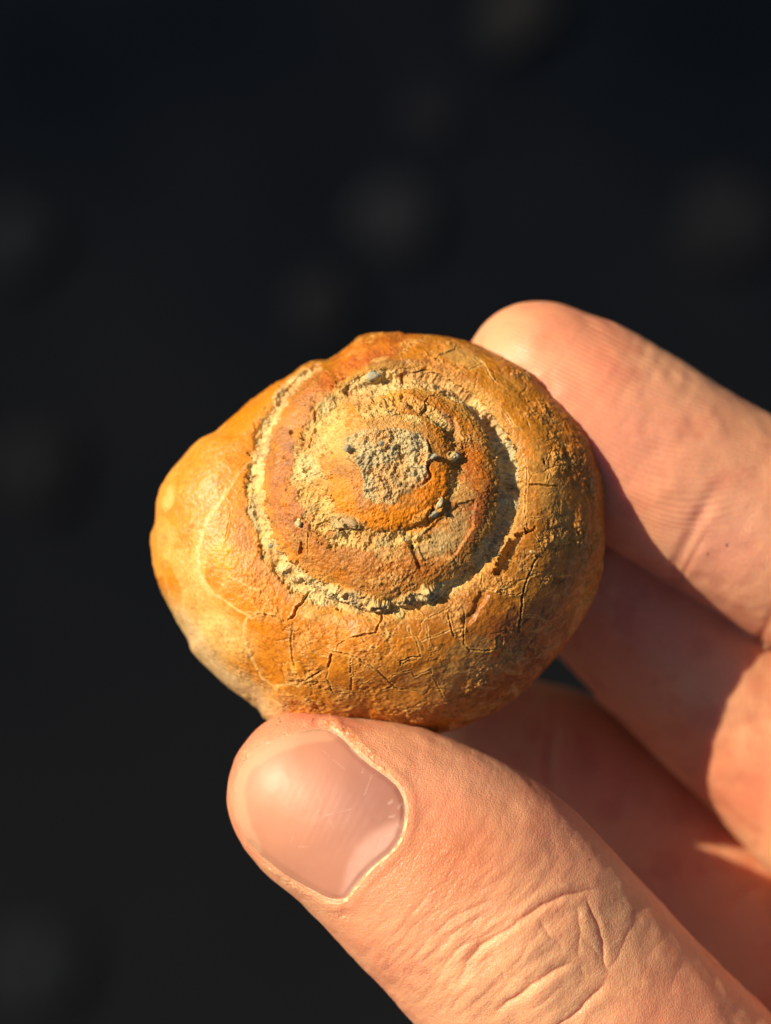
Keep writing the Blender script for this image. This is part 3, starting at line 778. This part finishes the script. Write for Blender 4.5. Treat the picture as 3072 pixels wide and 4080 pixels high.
# chips of stone stuck in the sediment
def shell_z(px, py):
    v = shell_base(np.array([px]), np.array([py]))[0][0]; return v
def chip(px, py, rad, dz, col, seed, flat=.6, rot=0, el=(1, 1)):
    zz = shell_z(px, py) + dz
    P0 = toworld(W(np.array([px]), np.array([py]), np.array([zz])))[0] - np.array(base_loc)
    return rock("sediment_chip", P0, rad * U, M_SHELL, seed, flat, parent=shell, color=col, rot=rot, el=el, nseg=16)
g1, g2, g3 = srgb(166, 158, 126), srgb(176, 168, 140), srgb(226, 204, 150)
for a in [(1040, 2073, 22, -34, g1, 1, .6, .3, (1, .6)), (1056, 2090, 17, -32, g1, 2, .6, .9, (1, .8)), (1085, 2172, 24, -24, g1, 3, .5, .1, (1, .55)),
          (2057, 2150, 15, -22, srgb(170, 172, 166), 4, .7, .5, (1, .9)), (1500 + 320, 1300 + 517, 15, 8, g2, 5, .7, .4, (1, 1)), (1750, 2008, 13, 8, g3, 6, .7, 1.1, (2.0, .8)),
          (1728, 2048, 18, 2, g2, 7, .6, .6, (1.4, .7)), (1190, 2085, 13, 12, g3, 8, .8, .2, (1, 1)), (1130, 2263, 19, 6, g3, 9, .6, .5, (1, 1)), (1176, 2306, 15, 4, g3, 10, .5, 0, (1.3, .8)),
          (1395, 2080, 22, 14, srgb(206, 170, 120), 11, .5, -.45, (1.7, .6)), (1700, 2345, 20, 4, srgb(200, 180, 140), 12, .6, .3, (1.2, .8)), (1520, 1765, 13, 34, g1, 13, .7, 0, (1, 1)),
          (1385, 1785, 17, 24, srgb(170, 160, 130), 14, .8, .4, (1, 1)), (1730, 1818, 14, 12, g2, 15, .8, .4, (1.2, .8)), (1485, 1500, 22, 4, g2, 16, .6, .2, (1.2, .8)),
          (2115, 2198, 5, 12, srgb(250, 230, 190), 17, .8, 0, (1, 1))]:
    chip(*a)

# ------------------------------------------------------------------ HAND
def rd(px, py, z, r):
    k = (D - z) / D
    return ((px - 1536) * k, (2040 - py) * k, z, r * k)
def chain(pts, sub=5):
    P = np.array([rd(*p) for p in pts]); out = []
    n = len(P)
    for i in range(n - 1):
        p0, p1, p2, p3 = P[max(i - 1, 0)], P[i], P[i + 1], P[min(i + 2, n - 1)]
        for k in range(sub):
            t = k / sub
            out.append(.5 * ((2 * p1) + (-p0 + p2) * t + (2 * p0 - 5 * p1 + 4 * p2 - p3) * t * t + (-p0 + 3 * p1 - 3 * p2 + p3) * t ** 3))
    out.append(P[-1]); return np.array(out)
TH_C = chain([(1238,3168,190,335),(1330,3215,190,372),(1440,3265,185,408),(1565,3335,175,446),(1730,3445,165,484),(1893,3567,145,512),(2050,3735,120,524),(2215,3920,80,524),(2560,4300,20,545),(3050,4850,-250,640),(3700,5300,-650,680)])
IX_C = chain([(2150,1500,-215,300),(2240,1578,-220,338),(2330,1645,-225,368),(2572,1805,-245,387),(2830,1965,-290,384),(3100,2120,-350,392),(3500,2400,-560,400),(4050,2950,-800,430)])
IX_P = chain([(2150,1530,-165,235),(2300,1670,-160,285),(2540,1850,-170,300),(2800,2020,-215,300),(3070,2180,-275,300),(3480,2450,-470,300)])
MI_C = chain([(2230,2120,-690,290),(2380,2250,-700,345),(2520,2390,-715,370),(2845,2720,-745,372),(3080,2955,-760,366),(3340,3210,-800,380),(3900,3750,-950,420)])
RI_C = chain([(1900,2960,-1170,270),(2080,3010,-1200,300),(2230,3060,-1220,312),(2400,3160,-1240,312),(2640,3310,-1260,330),(2860,3530,-1270,322),(3050,3760,-1250,330),(3700,4350,-1180,400)])
PI_C = chain([(2200,3560,-1260,240),(2420,3720,-1290,270),(2690,3975,-1290,280),(2840,4150,-1290,285),(3400,4750,-1250,360)])
PALM = [chain([(4050,2950,-800,430),(4700,4100,-900,620),(5000,5200,-900,620)], 3), chain([(3900,3750,-950,420),(4600,4500,-900,600)], 3),
        chain([(3700,4350,-1100,400),(4600,5000,-900,600)], 3), chain([(3400,4750,-1200,360),(4400,5400,-950,560)], 3), chain([(3700,5300,-650,680),(4800,5500,-850,640)], 3)]

def sd_chain(P, C, fz=1.0):
    best = np.full(len(P), 1e9, np.float32)
    for a, b in zip(C[:-1], C[1:]):
        ab = b[:3] - a[:3]; l2 = ab @ ab
        q = P - a[:3]
        t = np.clip((q @ ab) / l2, 0, 1)
        v = q - t[:, None] * ab
        v2 = v[:, 0] ** 2 + v[:, 1] ** 2 + (v[:, 2] / fz) ** 2
        d = np.sqrt(v2) - (a[3] + t * (b[3] - a[3]))
        best = np.minimum(best, d)
    return best
def smin(a, b, k):
    h = np.clip(.5 + .5 * (b - a) / k, 0, 1)
    return b + (a - b) * h - k * h * (1 - h)
FZT = 0.92
def sd_hand(P):
    P = P.astype(np.float32)
    pal_ = sd_chain(P, PALM[0])
    for q in PALM[1:]: pal_ = smin(pal_, sd_chain(P, q), 250)
    out = None
    for C in (IX_C, MI_C, RI_C, PI_C):
        f = sd_chain(P, C)
        if C is IX_C: f = smin(f, sd_chain(P, IX_P), 90)
        out = f if out is None else smin(out, f, 14)
    fzv = FZT
    th_ = sd_chain(P, TH_C, fzv)
    out = smin(out, pal_, 70)
    return smin(out, th_, 30)

VX = 26.0
x0, x1, y0, y1, z0, z1 = -750, 4900, -5000, 1000, -1860, 820
xs = np.arange(x0, x1, VX); ys = np.arange(y0, y1, VX); zs = np.arange(z0, z1, VX)
CB = 6
nxc, nyc, nzc = [-(-len(q) // CB) for q in (xs, ys, zs)]
off_ = (CB - 1) / 2 * VX
CP = np.stack(np.meshgrid(x0 + off_ + np.arange(nxc) * CB * VX, y0 + off_ + np.arange(nyc) * CB * VX, z0 + off_ + np.arange(nzc) * CB * VX, indexing='ij'), -1).reshape(-1, 3)
cs = sd_hand(CP)
big = np.repeat(np.repeat(np.repeat(np.clip(cs, -4 * VX, 4 * VX).astype(np.float32).reshape(nxc, nyc, nzc), CB, 0), CB, 1), CB, 2)
act = np.where(np.abs(cs) < CB * VX * 1.35)[0]
sub = np.arange(CB); bi, bj, bk = np.unravel_index(act, (nxc, nyc, nzc))
SI, SJ, SK_ = [q.ravel() for q in np.meshgrid(sub, sub, sub, indexing='ij')]
for a0 in range(0, len(act), 2000):
    I = (bi[a0:a0 + 2000, None] * CB + SI).ravel(); J = (bj[a0:a0 + 2000, None] * CB + SJ).ravel(); K = (bk[a0:a0 + 2000, None] * CB + SK_).ravel()
    big[I, J, K] = sd_hand(np.stack([x0 + I * VX, y0 + J * VX, z0 + K * VX], -1))
arr = big
arr = np.clip(arr, -4 * VX, 4 * VX)
gr = openvdb.FloatGrid(4 * VX); gr.copyFromArray(arr)
pts, quads = gr.convertToQuads(0.0)
HV = pts.astype(np.float64) * VX + np.array([x0, y0, z0]); HQ = quads.astype(np.int64)
del arr

def vnormals(V, Q, polys=()):
    n = np.zeros_like(V)
    fn = np.cross(V[Q[:, 2]] - V[Q[:, 0]], V[Q[:, 3]] - V[Q[:, 1]])
    for k in range(4): 
        for ax in range(3): n[:, ax] += np.bincount(Q[:, k], fn[:, ax], len(V))
    for p in polys:
        f = np.cross(V[p[1]] - V[p[0]], V[p[2]] - V[p[0]])
        for k in p: n[k] += f
    return n / (np.linalg.norm(n, axis=1, keepdims=True) + 1e-12)
nn = vnormals(HV, HQ)
e0 = sd_hand(HV + nn * 8) - sd_hand(HV - nn * 8)
if e0.mean() < 0: HQ = HQ[:, ::-1].copy(); nn = -nn

def refine(V, Q, polys, mask):
    """split the masked quads in four, keeping the mesh watertight"""
    M = Q[mask]; Rst = Q[~mask]
    e = np.stack([M, np.roll(M, -1, 1)], -1).reshape(-1, 2); e.sort(1)
    key = e[:, 0] * (1 << 32) + e[:, 1]
    uk, inv = np.unique(key, return_inverse=True)
    a, b = uk >> 32, uk & 0xffffffff
    n0 = len(V); mid = (V[a] + V[b]) / 2; cen = V[M].mean(1)
    V2 = np.vstack([V, mid, cen])
    me_ = (n0 + inv).reshape(-1, 4); ce = n0 + len(uk) + np.arange(len(M))
    new = np.concatenate([np.stack([M[:, k], me_[:, k], ce, me_[:, (k + 3) % 4]], -1) for k in range(4)])
    re = np.stack([Rst, np.roll(Rst, -1, 1)], -1).reshape(-1, 2); re.sort(1)
    rk = re[:, 0] * (1 << 32) + re[:, 1]
    pos = np.searchsorted(uk, rk); pos = np.clip(pos, 0, len(uk) - 1); hit = (uk[pos] == rk)
    hit4 = hit.reshape(-1, 4); pos4 = pos.reshape(-1, 4); anyh = hit4.any(1)
    npoly = []
    for q, h, p in zip(Rst[anyh], hit4[anyh], pos4[anyh]):
        l = []
        for k in range(4):
            l.append(int(q[k]))
            if h[k]: l.append(int(n0 + p[k]))
        npoly.append(l)
    keep = Rst[~anyh]
    dct = None
    for pl in polys:
        l = []
        for k in range(len(pl)):
            u, v = pl[k], pl[(k + 1) % len(pl)]; kk = (min(u, v) << 32) + max(u, v)
            l.append(u); p = np.searchsorted(uk, kk)
            if p < len(uk) and uk[p] == kk: l.append(int(n0 + p))
        npoly.append(l)
    return V2, np.vstack([keep, new]), npoly, len(keep)

polys = []
for lev in range(3):
    n_ = vnormals(HV, HQ, polys)
    cc = HV[HQ].mean(1); px, py = unW(cc); nz = n_[HQ].mean(1)[:, 2]
    pad = 60
    mask = (px > -pad) & (px < 3072 + pad) & (py > 1100) & (py < 4080 + pad) & (nz > -.25)
    if lev == 2:
        mask &= (sd_chain(cc.astype(np.float32), TH_C, FZT) < 30)
    sz = np.linalg.norm(HV[HQ[:, 2]] - HV[HQ[:, 0]], axis=1)
    mask &= sz > VX * .6 / (2 ** lev)
    HV, HQ, polys, _ = refine(HV, HQ, polys, mask)
    n_ = vnormals(HV, HQ, polys)
    for it in range(2 if lev < 2 else 1):
        HV = HV - n_ * (sd_hand(HV) * .8)[:, None]

hn = vnormals(HV, HQ, polys)
hx, hy = unW(HV)
front = hn[:, 2] > -.1
sdT = sd_chain(HV.astype(np.float32), TH_C, FZT); sdI = np.minimum(sd_chain(HV.astype(np.float32), IX_C), sd_chain(HV.astype(np.float32), IX_P)); sdM = sd_chain(HV.astype(np.float32), MI_C); sdR = sd_chain(HV.astype(np.float32), RI_C)
isT = (sdT < 12) & front
isI = (sdI < 24); isM = (sdM < 12); isR = sdR < 12

# ---- nail outline
ZN = lambda l: [(850 + x * .6303, 2750 + y * .6303) for x, y in l]
NAIL = ZN([(180,470),(215,430),(300,372),(430,312),(560,268),(660,250),(730,246),(790,272),(850,330),(920,400),(1000,470),(1100,540),(1170,600),(1210,680),(1224,760),(1212,860),(1182,950),
           (1120,1030),(1030,1100),(950,1180),(890,1260),(845,1322),(780,1342),(690,1312),(560,1240),(430,1150),(320,1070),(235,990),(175,900),(138,780),(127,640),(145,530)])
na = np.array(NAIL)
def smooth_closed(a, n=260, k=11):
    a2 = np.vstack([a, a[:1]]); l = np.concatenate([[0], np.cumsum(np.hypot(*np.diff(a2, axis=0).T))])
    t = np.linspace(0, l[-1], n, endpoint=False); x = np.interp(t, l, a2[:, 0]); y = np.interp(t, l, a2[:, 1])
    w_ = np.hanning(k + 2)[1:-1]; w_ /= w_.sum(); h = k // 2
    f = lambda v: np.convolve(np.concatenate([v[-h:], v, v[:h]]), w_, 'valid')
    return np.stack([f(x), f(y)], -1)
NO = smooth_closed(na); NO = NO.mean(0) + (NO - NO.mean(0)) * 1.012
CUT = ZN([(760,255),(850,330),(920,400),(1000,470),(1100,540),(1170,600),(1210,680),(1224,760),(1212,860),(1182,950),(1120,1030),(1030,1100),(950,1180),(890,1260),(845,1322),(780,1342)])
LOW = ZN([(780,1342),(690,1312),(560,1240),(430,1150),(320,1070),(235,990)])
TIP = ZN([(215,430),(300,372),(430,312),(560,268),(660,250),(730,246)])
it_ = np.where(isT & (hx < 2200) & (hy > 2780) & (hy < 3800))[0]
ddn, _ = poly_dist(hx[it_], hy[it_], NO, True)
insd = inside(hx[it_], hy[it_], NO)
sdn = np.where(insd, -ddn, ddn)
dc, fc = poly_dist(hx[it_], hy[it_], CUT); dl, fl = poly_dist(hx[it_], hy[it_], LOW); dt, ft = poly_dist(hx[it_], hy[it_], TIP)
hp = HV[it_]
hS = fbm(hp, 30, 3, 71); hF = fbm(hp, 12, 3, 72)
hd = np.zeros(len(HV))
dsp = -34 * (1 - smooth(-28, -2, sdn))
cm = np.clip(1 - dc / 120, 0, 1)
dsp += np.where(sdn > 0, 6 * np.exp(-((dc - 24) / 24) ** 2), 0) + np.where(sdn > 0, 3 * np.exp(-(dc / 10) ** 2) * (1 + .8 * hS), 0)
dsp += np.where(sdn > 0, 4 * np.exp(-((dl - 14) / 18) ** 2), 0)
dsp += np.where(sdn > 0, -6 * np.exp(-(dt / 12) ** 2) + 5 * np.exp(-((dt - 40) / 20) ** 2), 0)
# flaky dry skin near the nail corner
fl1, _ = poly_dist(hx[it_], hy[it_], ZN([(740,235),(830,290),(920,350),(1000,420),(1080,500)]))
flake = (1 - smooth(8, 30, fl1 + 8 * hS)) * (sdn > -3)
fl2, _ = poly_dist(hx[it_], hy[it_], ZN([(200,420),(330,310),(480,250),(620,215),(740,210)]))
flake2 = (1 - smooth(4, 30, fl2 + 12 * hS)) * (sdn > 2)
fl3, _ = poly_dist(hx[it_], hy[it_], ZN([(330,1110),(460,1210),(600,1290),(740,1380),(830,1440)]))
flake3 = (1 - smooth(4, 26, fl3 + 10 * hS)) * (sdn > 2)
flk = np.maximum(flake, np.maximum(flake2 * .8, flake3 * .8))
flk = np.maximum(flk * smooth(-.4, .7, fbm(hp, 90, 2, 74)), flake * .85)
dsp += flk * (2 * hS + 2 * hF)
hd[it_] += dsp

# ---- thumb knuckle creases
ZT = lambda l: [(1500 + x * .9436, 2900 + y * .9436) for x, y in l]
TC = [
 ([(330,1090),(380,1010),(430,930),(500,880),(600,820),(700,750),(800,705),(880,690),(960,680)],11,17),
 ([(880,700),(920,800),(955,900),(965,1000),(985,1050)],10,12),([(985,1050),(960,1090),(900,1150),(830,1210),(740,1270),(700,1320)],11,15),
 ([(970,1050),(1020,960),(1080,830),(1105,780)],12,9),([(480,1230),(540,1170),(620,1110),(700,1050),(800,1000),(860,980)],11,17),
 ([(850,740),(855,870),(860,980)],8,9),([(860,880),(920,930),(960,990)],8,8),([(680,800),(740,880),(780,930),(770,960)],8,9),
 ([(240,1150),(250,1070),(290,990),(350,930),(430,890),(500,860)],9,9),([(130,1010),(180,930),(260,850),(350,790),(450,740),(560,715)],8,8),
 ([(90,930),(150,840),(230,770),(300,700),(360,610)],8,8),([(190,1010),(250,940),(320,880),(400,820),(480,790)],8,8),
 ([(430,1000),(490,960),(530,1000),(545,1080)],8,8),([(600,1000),(640,900),(700,860)],7,5),([(60,900),(140,790),(220,700),(300,640),(340,560)],8,6),
 ([(300,1200),(360,1130),(420,1080)],8,8),([(560,1040),(650,1060),(700,1040)],7,6),([(860,990),(870,1030),(920,1040)],8,7),
 ([(40,1010),(70,950),(110,890)],8,6),([(1110,1000),(1150,950),(1230,880)],12,5),([(1100,1150),(1120,1050),(1150,980)],12,5),
 ([(850,1150),(800,1190),(760,1230)],8,6),([(560,640),(640,600),(720,560)],14,4),([(420,700),(520,640),(620,600)],12,3.5),([(640,1200),(700,1160),(760,1100),(800,1080)],8,7),
 ([(90,1080),(150,1040),(180,980)],8,6),([(1240,1130),(1260,1050),(1300,980)],14,5),
]
ik = np.where(isT & (hx > 1450) & (hy > 3250))[0]
kp = HV[ik]; kS = fbm(kp, 60, 3, 81)
kx = hx[ik] + 5 * kS; ky = hy[ik] + 5 * fbm(kp, 60, 2, 82)
for k, (l, hw, dep) in enumerate(TC):
    pl = ZT(l); sel = near(kx, ky, pl, 70)
    if not len(sel): continue
    d, f = poly_dist(kx[sel], ky[sel], pl)
    e = np.clip(np.minimum(f, 1 - f) * 5, 0, 1)
    d2 = d / (hw * 1.0)
    hd[ik[sel]] += e * (dep * .72 if dep > 10 else dep * .4) * (-.30 * np.exp(-(d2 * 2.1) ** 2) - .36 * np.exp(-d2 ** 2 * .55) + .24 * np.exp(-((d - hw * 3.1) / (hw * 2.0)) ** 2))
redn = np.zeros(len(HV)); redn[ik] = np.clip(-hd[ik] / 9.0, 0, 1)
# bulges between the creases
for (x, y, rr_, h) in [(620,900,110,20),(560,1010,80,12),(900,860,60,8),(700,1130,110,14),(420,1110,80,10),(800,850,60,8)]:
    X, Y = ZT([(x, y)])[0]; hd[ik] += h * np.exp(-((hx[ik] - X) ** 2 + (hy[ik] - Y) ** 2) / (rr_ * .94) ** 2)
# fine parallel wrinkles over the knuckle
wr = fbm(np.stack([(hx[ik] * .72 - hy[ik] * .69) / 4.5, (hx[ik] * .69 + hy[ik] * .72), 0 * hx[ik]], -1), 26, 3, 83)
km = np.exp(-(((hx[ik] - 1900) / 420) ** 2 + ((hy[ik] - 3750) / 320) ** 2))
hd[ik] += 1.8 * wr * km
# finger joint creases on ring and index
for (pl, hw, dep) in [([(2215,2900),(2190,2990),(2185,3080),(2200,3150)], 18, 16), ([(2600,2430),(2700,2240),(2790,2060),(2860,1930)], 30, 10),
                      ([(2640,2420),(2740,2260),(2830,2100)], 14, 5), ([(2990,2600),(3060,2500),(3100,2400)], 20, 8), ([(2880,3020),(2960,2900),(3060,2840)], 34, 4),
                      ([(2900,3640),(2960,3560),(3060,3520)], 26, 14)]:
    sel = np.where((isI | isM | isR) & front & (np.abs(hx - pl[0][0]) < 500) & (np.abs(hy - pl[0][1]) < 700))[0]
    d, f = poly_dist(hx[sel], hy[sel], pl); e = np.clip(np.minimum(f, 1 - f) * 4, 0, 1)
    hd[sel] -= dep * e * np.exp(-(d / hw) ** 2)
hd += 5 * fbm(HV, 220, 3, 91) * front
HV2 = HV + hn * hd[:, None]

# ---- skin pigment
SK = srgb(246, 170, 128)
hc = np.tile(SK, (len(HV), 1)).astype(float)
hL = fbm(HV, 380, 3, 101); hM = fbm(HV, 110, 3, 102); hs = fbm(HV, 30, 3, 103)
hc = mix(hc, srgb(242, 150, 116), smooth(-.3, 1.1, hL) * .55)
hc = mix(hc, srgb(249, 186, 140), smooth(-.1, 1.2, -hL) * .5)
hc = mix(hc, srgb(224, 128, 98), smooth(.1, 1.3, hM) * .4)
hc = mix(hc, srgb(214, 116, 84), redn * .5 * (hy > 3300))
def blob(x, y, rx, ry, col, a, msk):
    m = np.exp(-(((hx - x) / rx) ** 2 + ((hy - y) / ry) ** 2)) * a * msk
    return mix(hc, col, m)
fT, fI = isT.astype(float), isI.astype(float)
hc = blob(1780, 3420, 260, 170, srgb(226, 136, 88), .75, fT)      # redness behind the cuticle
hc = blob(1150, 2900, 260, 120, srgb(240, 158, 116), .6, fT)
hc = blob(1850, 3080, 260, 160, srgb(240, 164, 130), .5, fT)
hc = blob(2150, 3850, 420, 330, srgb(252, 192, 144), .7, fT)      # yellowish knuckle
hc = blob(2250, 3350, 200, 160, srgb(236, 168, 132), .4, fT)
hc = blob(2500, 1750, 330, 260, srgb(236, 158, 132), .7, fI)      # pink pad
hc = blob(2200, 1300, 200, 110, srgb(244, 160, 122), .5, fI)
hc = blob(2900, 2150, 260, 260, srgb(236, 172, 150), .5, fI)
cc_ = hc[it_]
cc_ = mix(cc_, srgb(252, 226, 170), flk * smooth(-.1, .9, hF + .4 * hS) * .65)
cc_ = mix(cc_, srgb(232, 160, 70), flake * smooth(.0, .9, -hS) * .5)
cc_ = mix(cc_, srgb(255, 232, 176), np.exp(-((dc - 2) / 5) ** 2) * (sdn > -6) * smooth(.3, .6, fc + 0 * dc) * smooth(-.5, .6, hS + .3 * hF) * .8)
cc_ = mix(cc_, srgb(250, 200, 160), np.exp(-((dt - 4) / 5) ** 2) * (sdn > -2) * .2)
cc_ = mix(cc_, srgb(228, 120, 96), np.exp(-((dt - 60) / 50) ** 2) * (sdn > 10) * .25)
hc[it_] = cc_
# dust of fossil and tiny specks
spk = smooth(1.25, 1.6, fbm(HV, 9, 2, 111))
hc = mix(hc, srgb(180, 110, 60), spk * .12)
for (x, y, r_) in ZN([(340, 348)]) and [(850 + 340 * .6303, 2750 + 348 * .6303, 3.5), (1112, 2868, 3), (1118, 2880, 3.5), (1106, 2893, 3), (2896, 2175, 5), (2822, 2210, 4), (2350, 3425, 3)]:
    m = (1 - smooth(r_ * .7, r_ * 1.3, np.hypot(hx - x, hy - y))) * front
    hc = mix(hc, srgb(90, 50, 30), m)

# ---- friction ridges on the finger pads (bump phase)
phase = np.zeros(len(HV)); amt = np.zeros(len(HV))
u = (hx - 2400) * .86 + (hy - 1650) * .5; v = -(hx - 2400) * .5 + (hy - 1650) * .86
q = v + .00062 * (u + 120) ** 2 * np.sign(1) * smooth(-800, 500, v) - .0009 * np.minimum(u, 0) ** 2 * .4 - .35 * u * smooth(-100, 260, v)
phase = np.where(isI, 2 * np.pi * q / 19.0 + .9 * hL, phase)
amt = np.where(isI, (1 - smooth(500, 800, u)) * (1 - smooth(330, 420, v)) * .9, amt)
u2 = (hx - 2950) * .7 + (hy - 2750) * .71; v2 = -(hx - 2950) * .71 + (hy - 2750) * .7
phase = np.where(isM & ~isI, 2 * np.pi * (v2 * .55 - u2 * .5 + .0006 * u2 ** 2) / 19.0 + .8 * hL, phase)
amt = np.where(isM & ~isI, .8, amt)
amt = amt * front * (.45 + .55 * smooth(-.6, .6, fbm(HV, 170, 2, 151)))

# fingers and thumb are one continuous body mesh
pbase = (3600 * U, -2600 * U, HZ - 1500 * U)
person = empty("person", pbase)
tag(person, "pale bare hand pinching the fossil shell between thumb and curled fingers", "person")
skin = mesh_obj("hand", toworld(HV2) - np.array(pbase), HQ, M_SKIN, parent=person, color=hc,
                attrs={"ridge_phase": phase, "ridge_amount": amt}, polys=polys)

# ---- nail plate
def thumb_front(px, py):
    zz = np.full(px.shape, 900.0)
    for it in range(60):
        zz = zz - np.clip(sd_chain(W(px, py, zz), TH_C, FZT) * .55, -30, 60)
    return zz
nr = 70; ns = len(NO); cen = NO.mean(0)
rows = [(k / nr) for k in range(1, nr + 1)]
RX = np.array([cen[0] + (NO[:, 0] - cen[0]) * f for f in rows]); RY = np.array([cen[1] + (NO[:, 1] - cen[1]) * f for f in rows])
nx_, ny_ = RX.ravel(), RY.ravel()
zn = thumb_front(nx_, ny_)
dbn, _ = poly_dist(nx_, ny_, NO, True); dcn, _ = poly_dist(nx_, ny_, CUT); dln, _ = poly_dist(nx_, ny_, LOW)
dtn, _ = poly_dist(nx_, ny_, ZN([(235,990),(175,900),(138,780),(127,640),(145,530),(180,470),(215,430),(300,372),(430,312),(560,268),(660,250),(730,246)]))
pn_ = W(nx_, ny_, zn)
off = 2 + 0 * zn - 9 * (1 - smooth(0, 30, dcn)) - 9 * (1 - smooth(0, 36, dln)) - 4 * (1 - smooth(0, 8, dtn))
off += .9 * fbm(pn_, 120, 3, 121)
pn_[:, 2] += off
nc = np.tile(srgb(212, 146, 118), (len(nx_), 1)).astype(float)
nc = mix(nc, srgb(184, 124, 108), np.exp(-(((nx_ - 1480) / 190) ** 2 + ((ny_ - 3170) / 210) ** 2)) * .8)
nc = mix(nc, srgb(234, 160, 122), np.exp(-(((nx_ - 1120) / 170) ** 2 + ((ny_ - 3150) / 230) ** 2)) * .7)
wn = fbm(pn_, 60, 2, 131)
fe = 1 - smooth(34, 54, dtn + 4 * wn)
nc = mix(nc, srgb(240, 180, 142), fe * .6)
LUN = ZN([(1240,790),(1120,830),(1000,885),(900,980),(845,1090),(815,1200),(785,1360),(900,1400),(1300,1100)])
dlu, _ = poly_dist(nx_, ny_, LUN, True); dlu = np.where(inside(nx_, ny_, LUN), dlu, -dlu)
nc = mix(nc, srgb(240, 184, 164), smooth(-16, 34, dlu) * .75)
nc = mix(nc, srgb(255, 226, 206), (1 - smooth(3, 9, np.abs(dcn - 8) + 3 * wn)) * .4 * smooth(-.2, .6, wn))
scr = np.zeros(len(nx_))
for (l, hw, a_) in [([(715,790),(800,770),(870,750)],2.5,.4),([(940,525),(948,500)],3,.5),([(955,660),(975,610),(1000,540)],2.5,.5),([(1110,715),(1130,700)],8,.6),([(1115,800),(1145,795)],7,.7),([(1170,745),(1185,720)],7,.7),
                    ([(1165,850),(1180,870)],6,.5),([(490,960),(505,920)],2.5,.35),([(540,990),(600,988)],2.5,.3),([(850,1150),(870,1090)],4,.35),([(1020,1080),(1060,940),(1130,905)],3,.35),([(730,820),(760,870)],3,.3),([(690,380),(830,500)],2,.25)]:
    d, _ = poly_dist(nx_, ny_, ZN(l)); scr = np.maximum(scr, (1 - smooth(hw * .3, hw, d + 1.2 * wn)) * a_ * .55)
nc = mix(nc, srgb(255, 222, 204), scr)
# rim row dropped below the skin fold so the plate has thickness
last = pn_.reshape(nr, ns, 3)[-1].copy(); last[:, 2] -= 34
cenp = W(np.array([cen[0]]), np.array([cen[1]]), thumb_front(np.array([cen[0]]), np.array([cen[1]])) + 3)
NV = np.vstack([pn_, last, cenp]); NCc = np.vstack([nc, nc[-ns:], nc[:1]])
gi = np.arange((nr + 1) * ns).reshape(nr + 1, ns); gn = np.roll(gi, -1, 1)
nq = np.stack([gi[:-1], gi[1:], gn[1:], gn[:-1]], -1).reshape(-1, 4)
ntri = [(len(NV) - 1, gi[0, k], gn[0, k]) for k in range(ns)]
vv = np.cross(NV[nq[500, 2]] - NV[nq[500, 0]], NV[nq[500, 3]] - NV[nq[500, 1]])
if vv[2] < 0: nq = nq[:, ::-1]; ntri = [tuple(reversed(t_)) for t_ in ntri]
nail = mesh_obj("thumbnail", toworld(NV) - np.array(pbase), nq, M_NAIL, parent=person, color=NCc * .82, polys=ntri)
tag(nail, "short pink thumbnail with a pale free edge and dry cuticle")
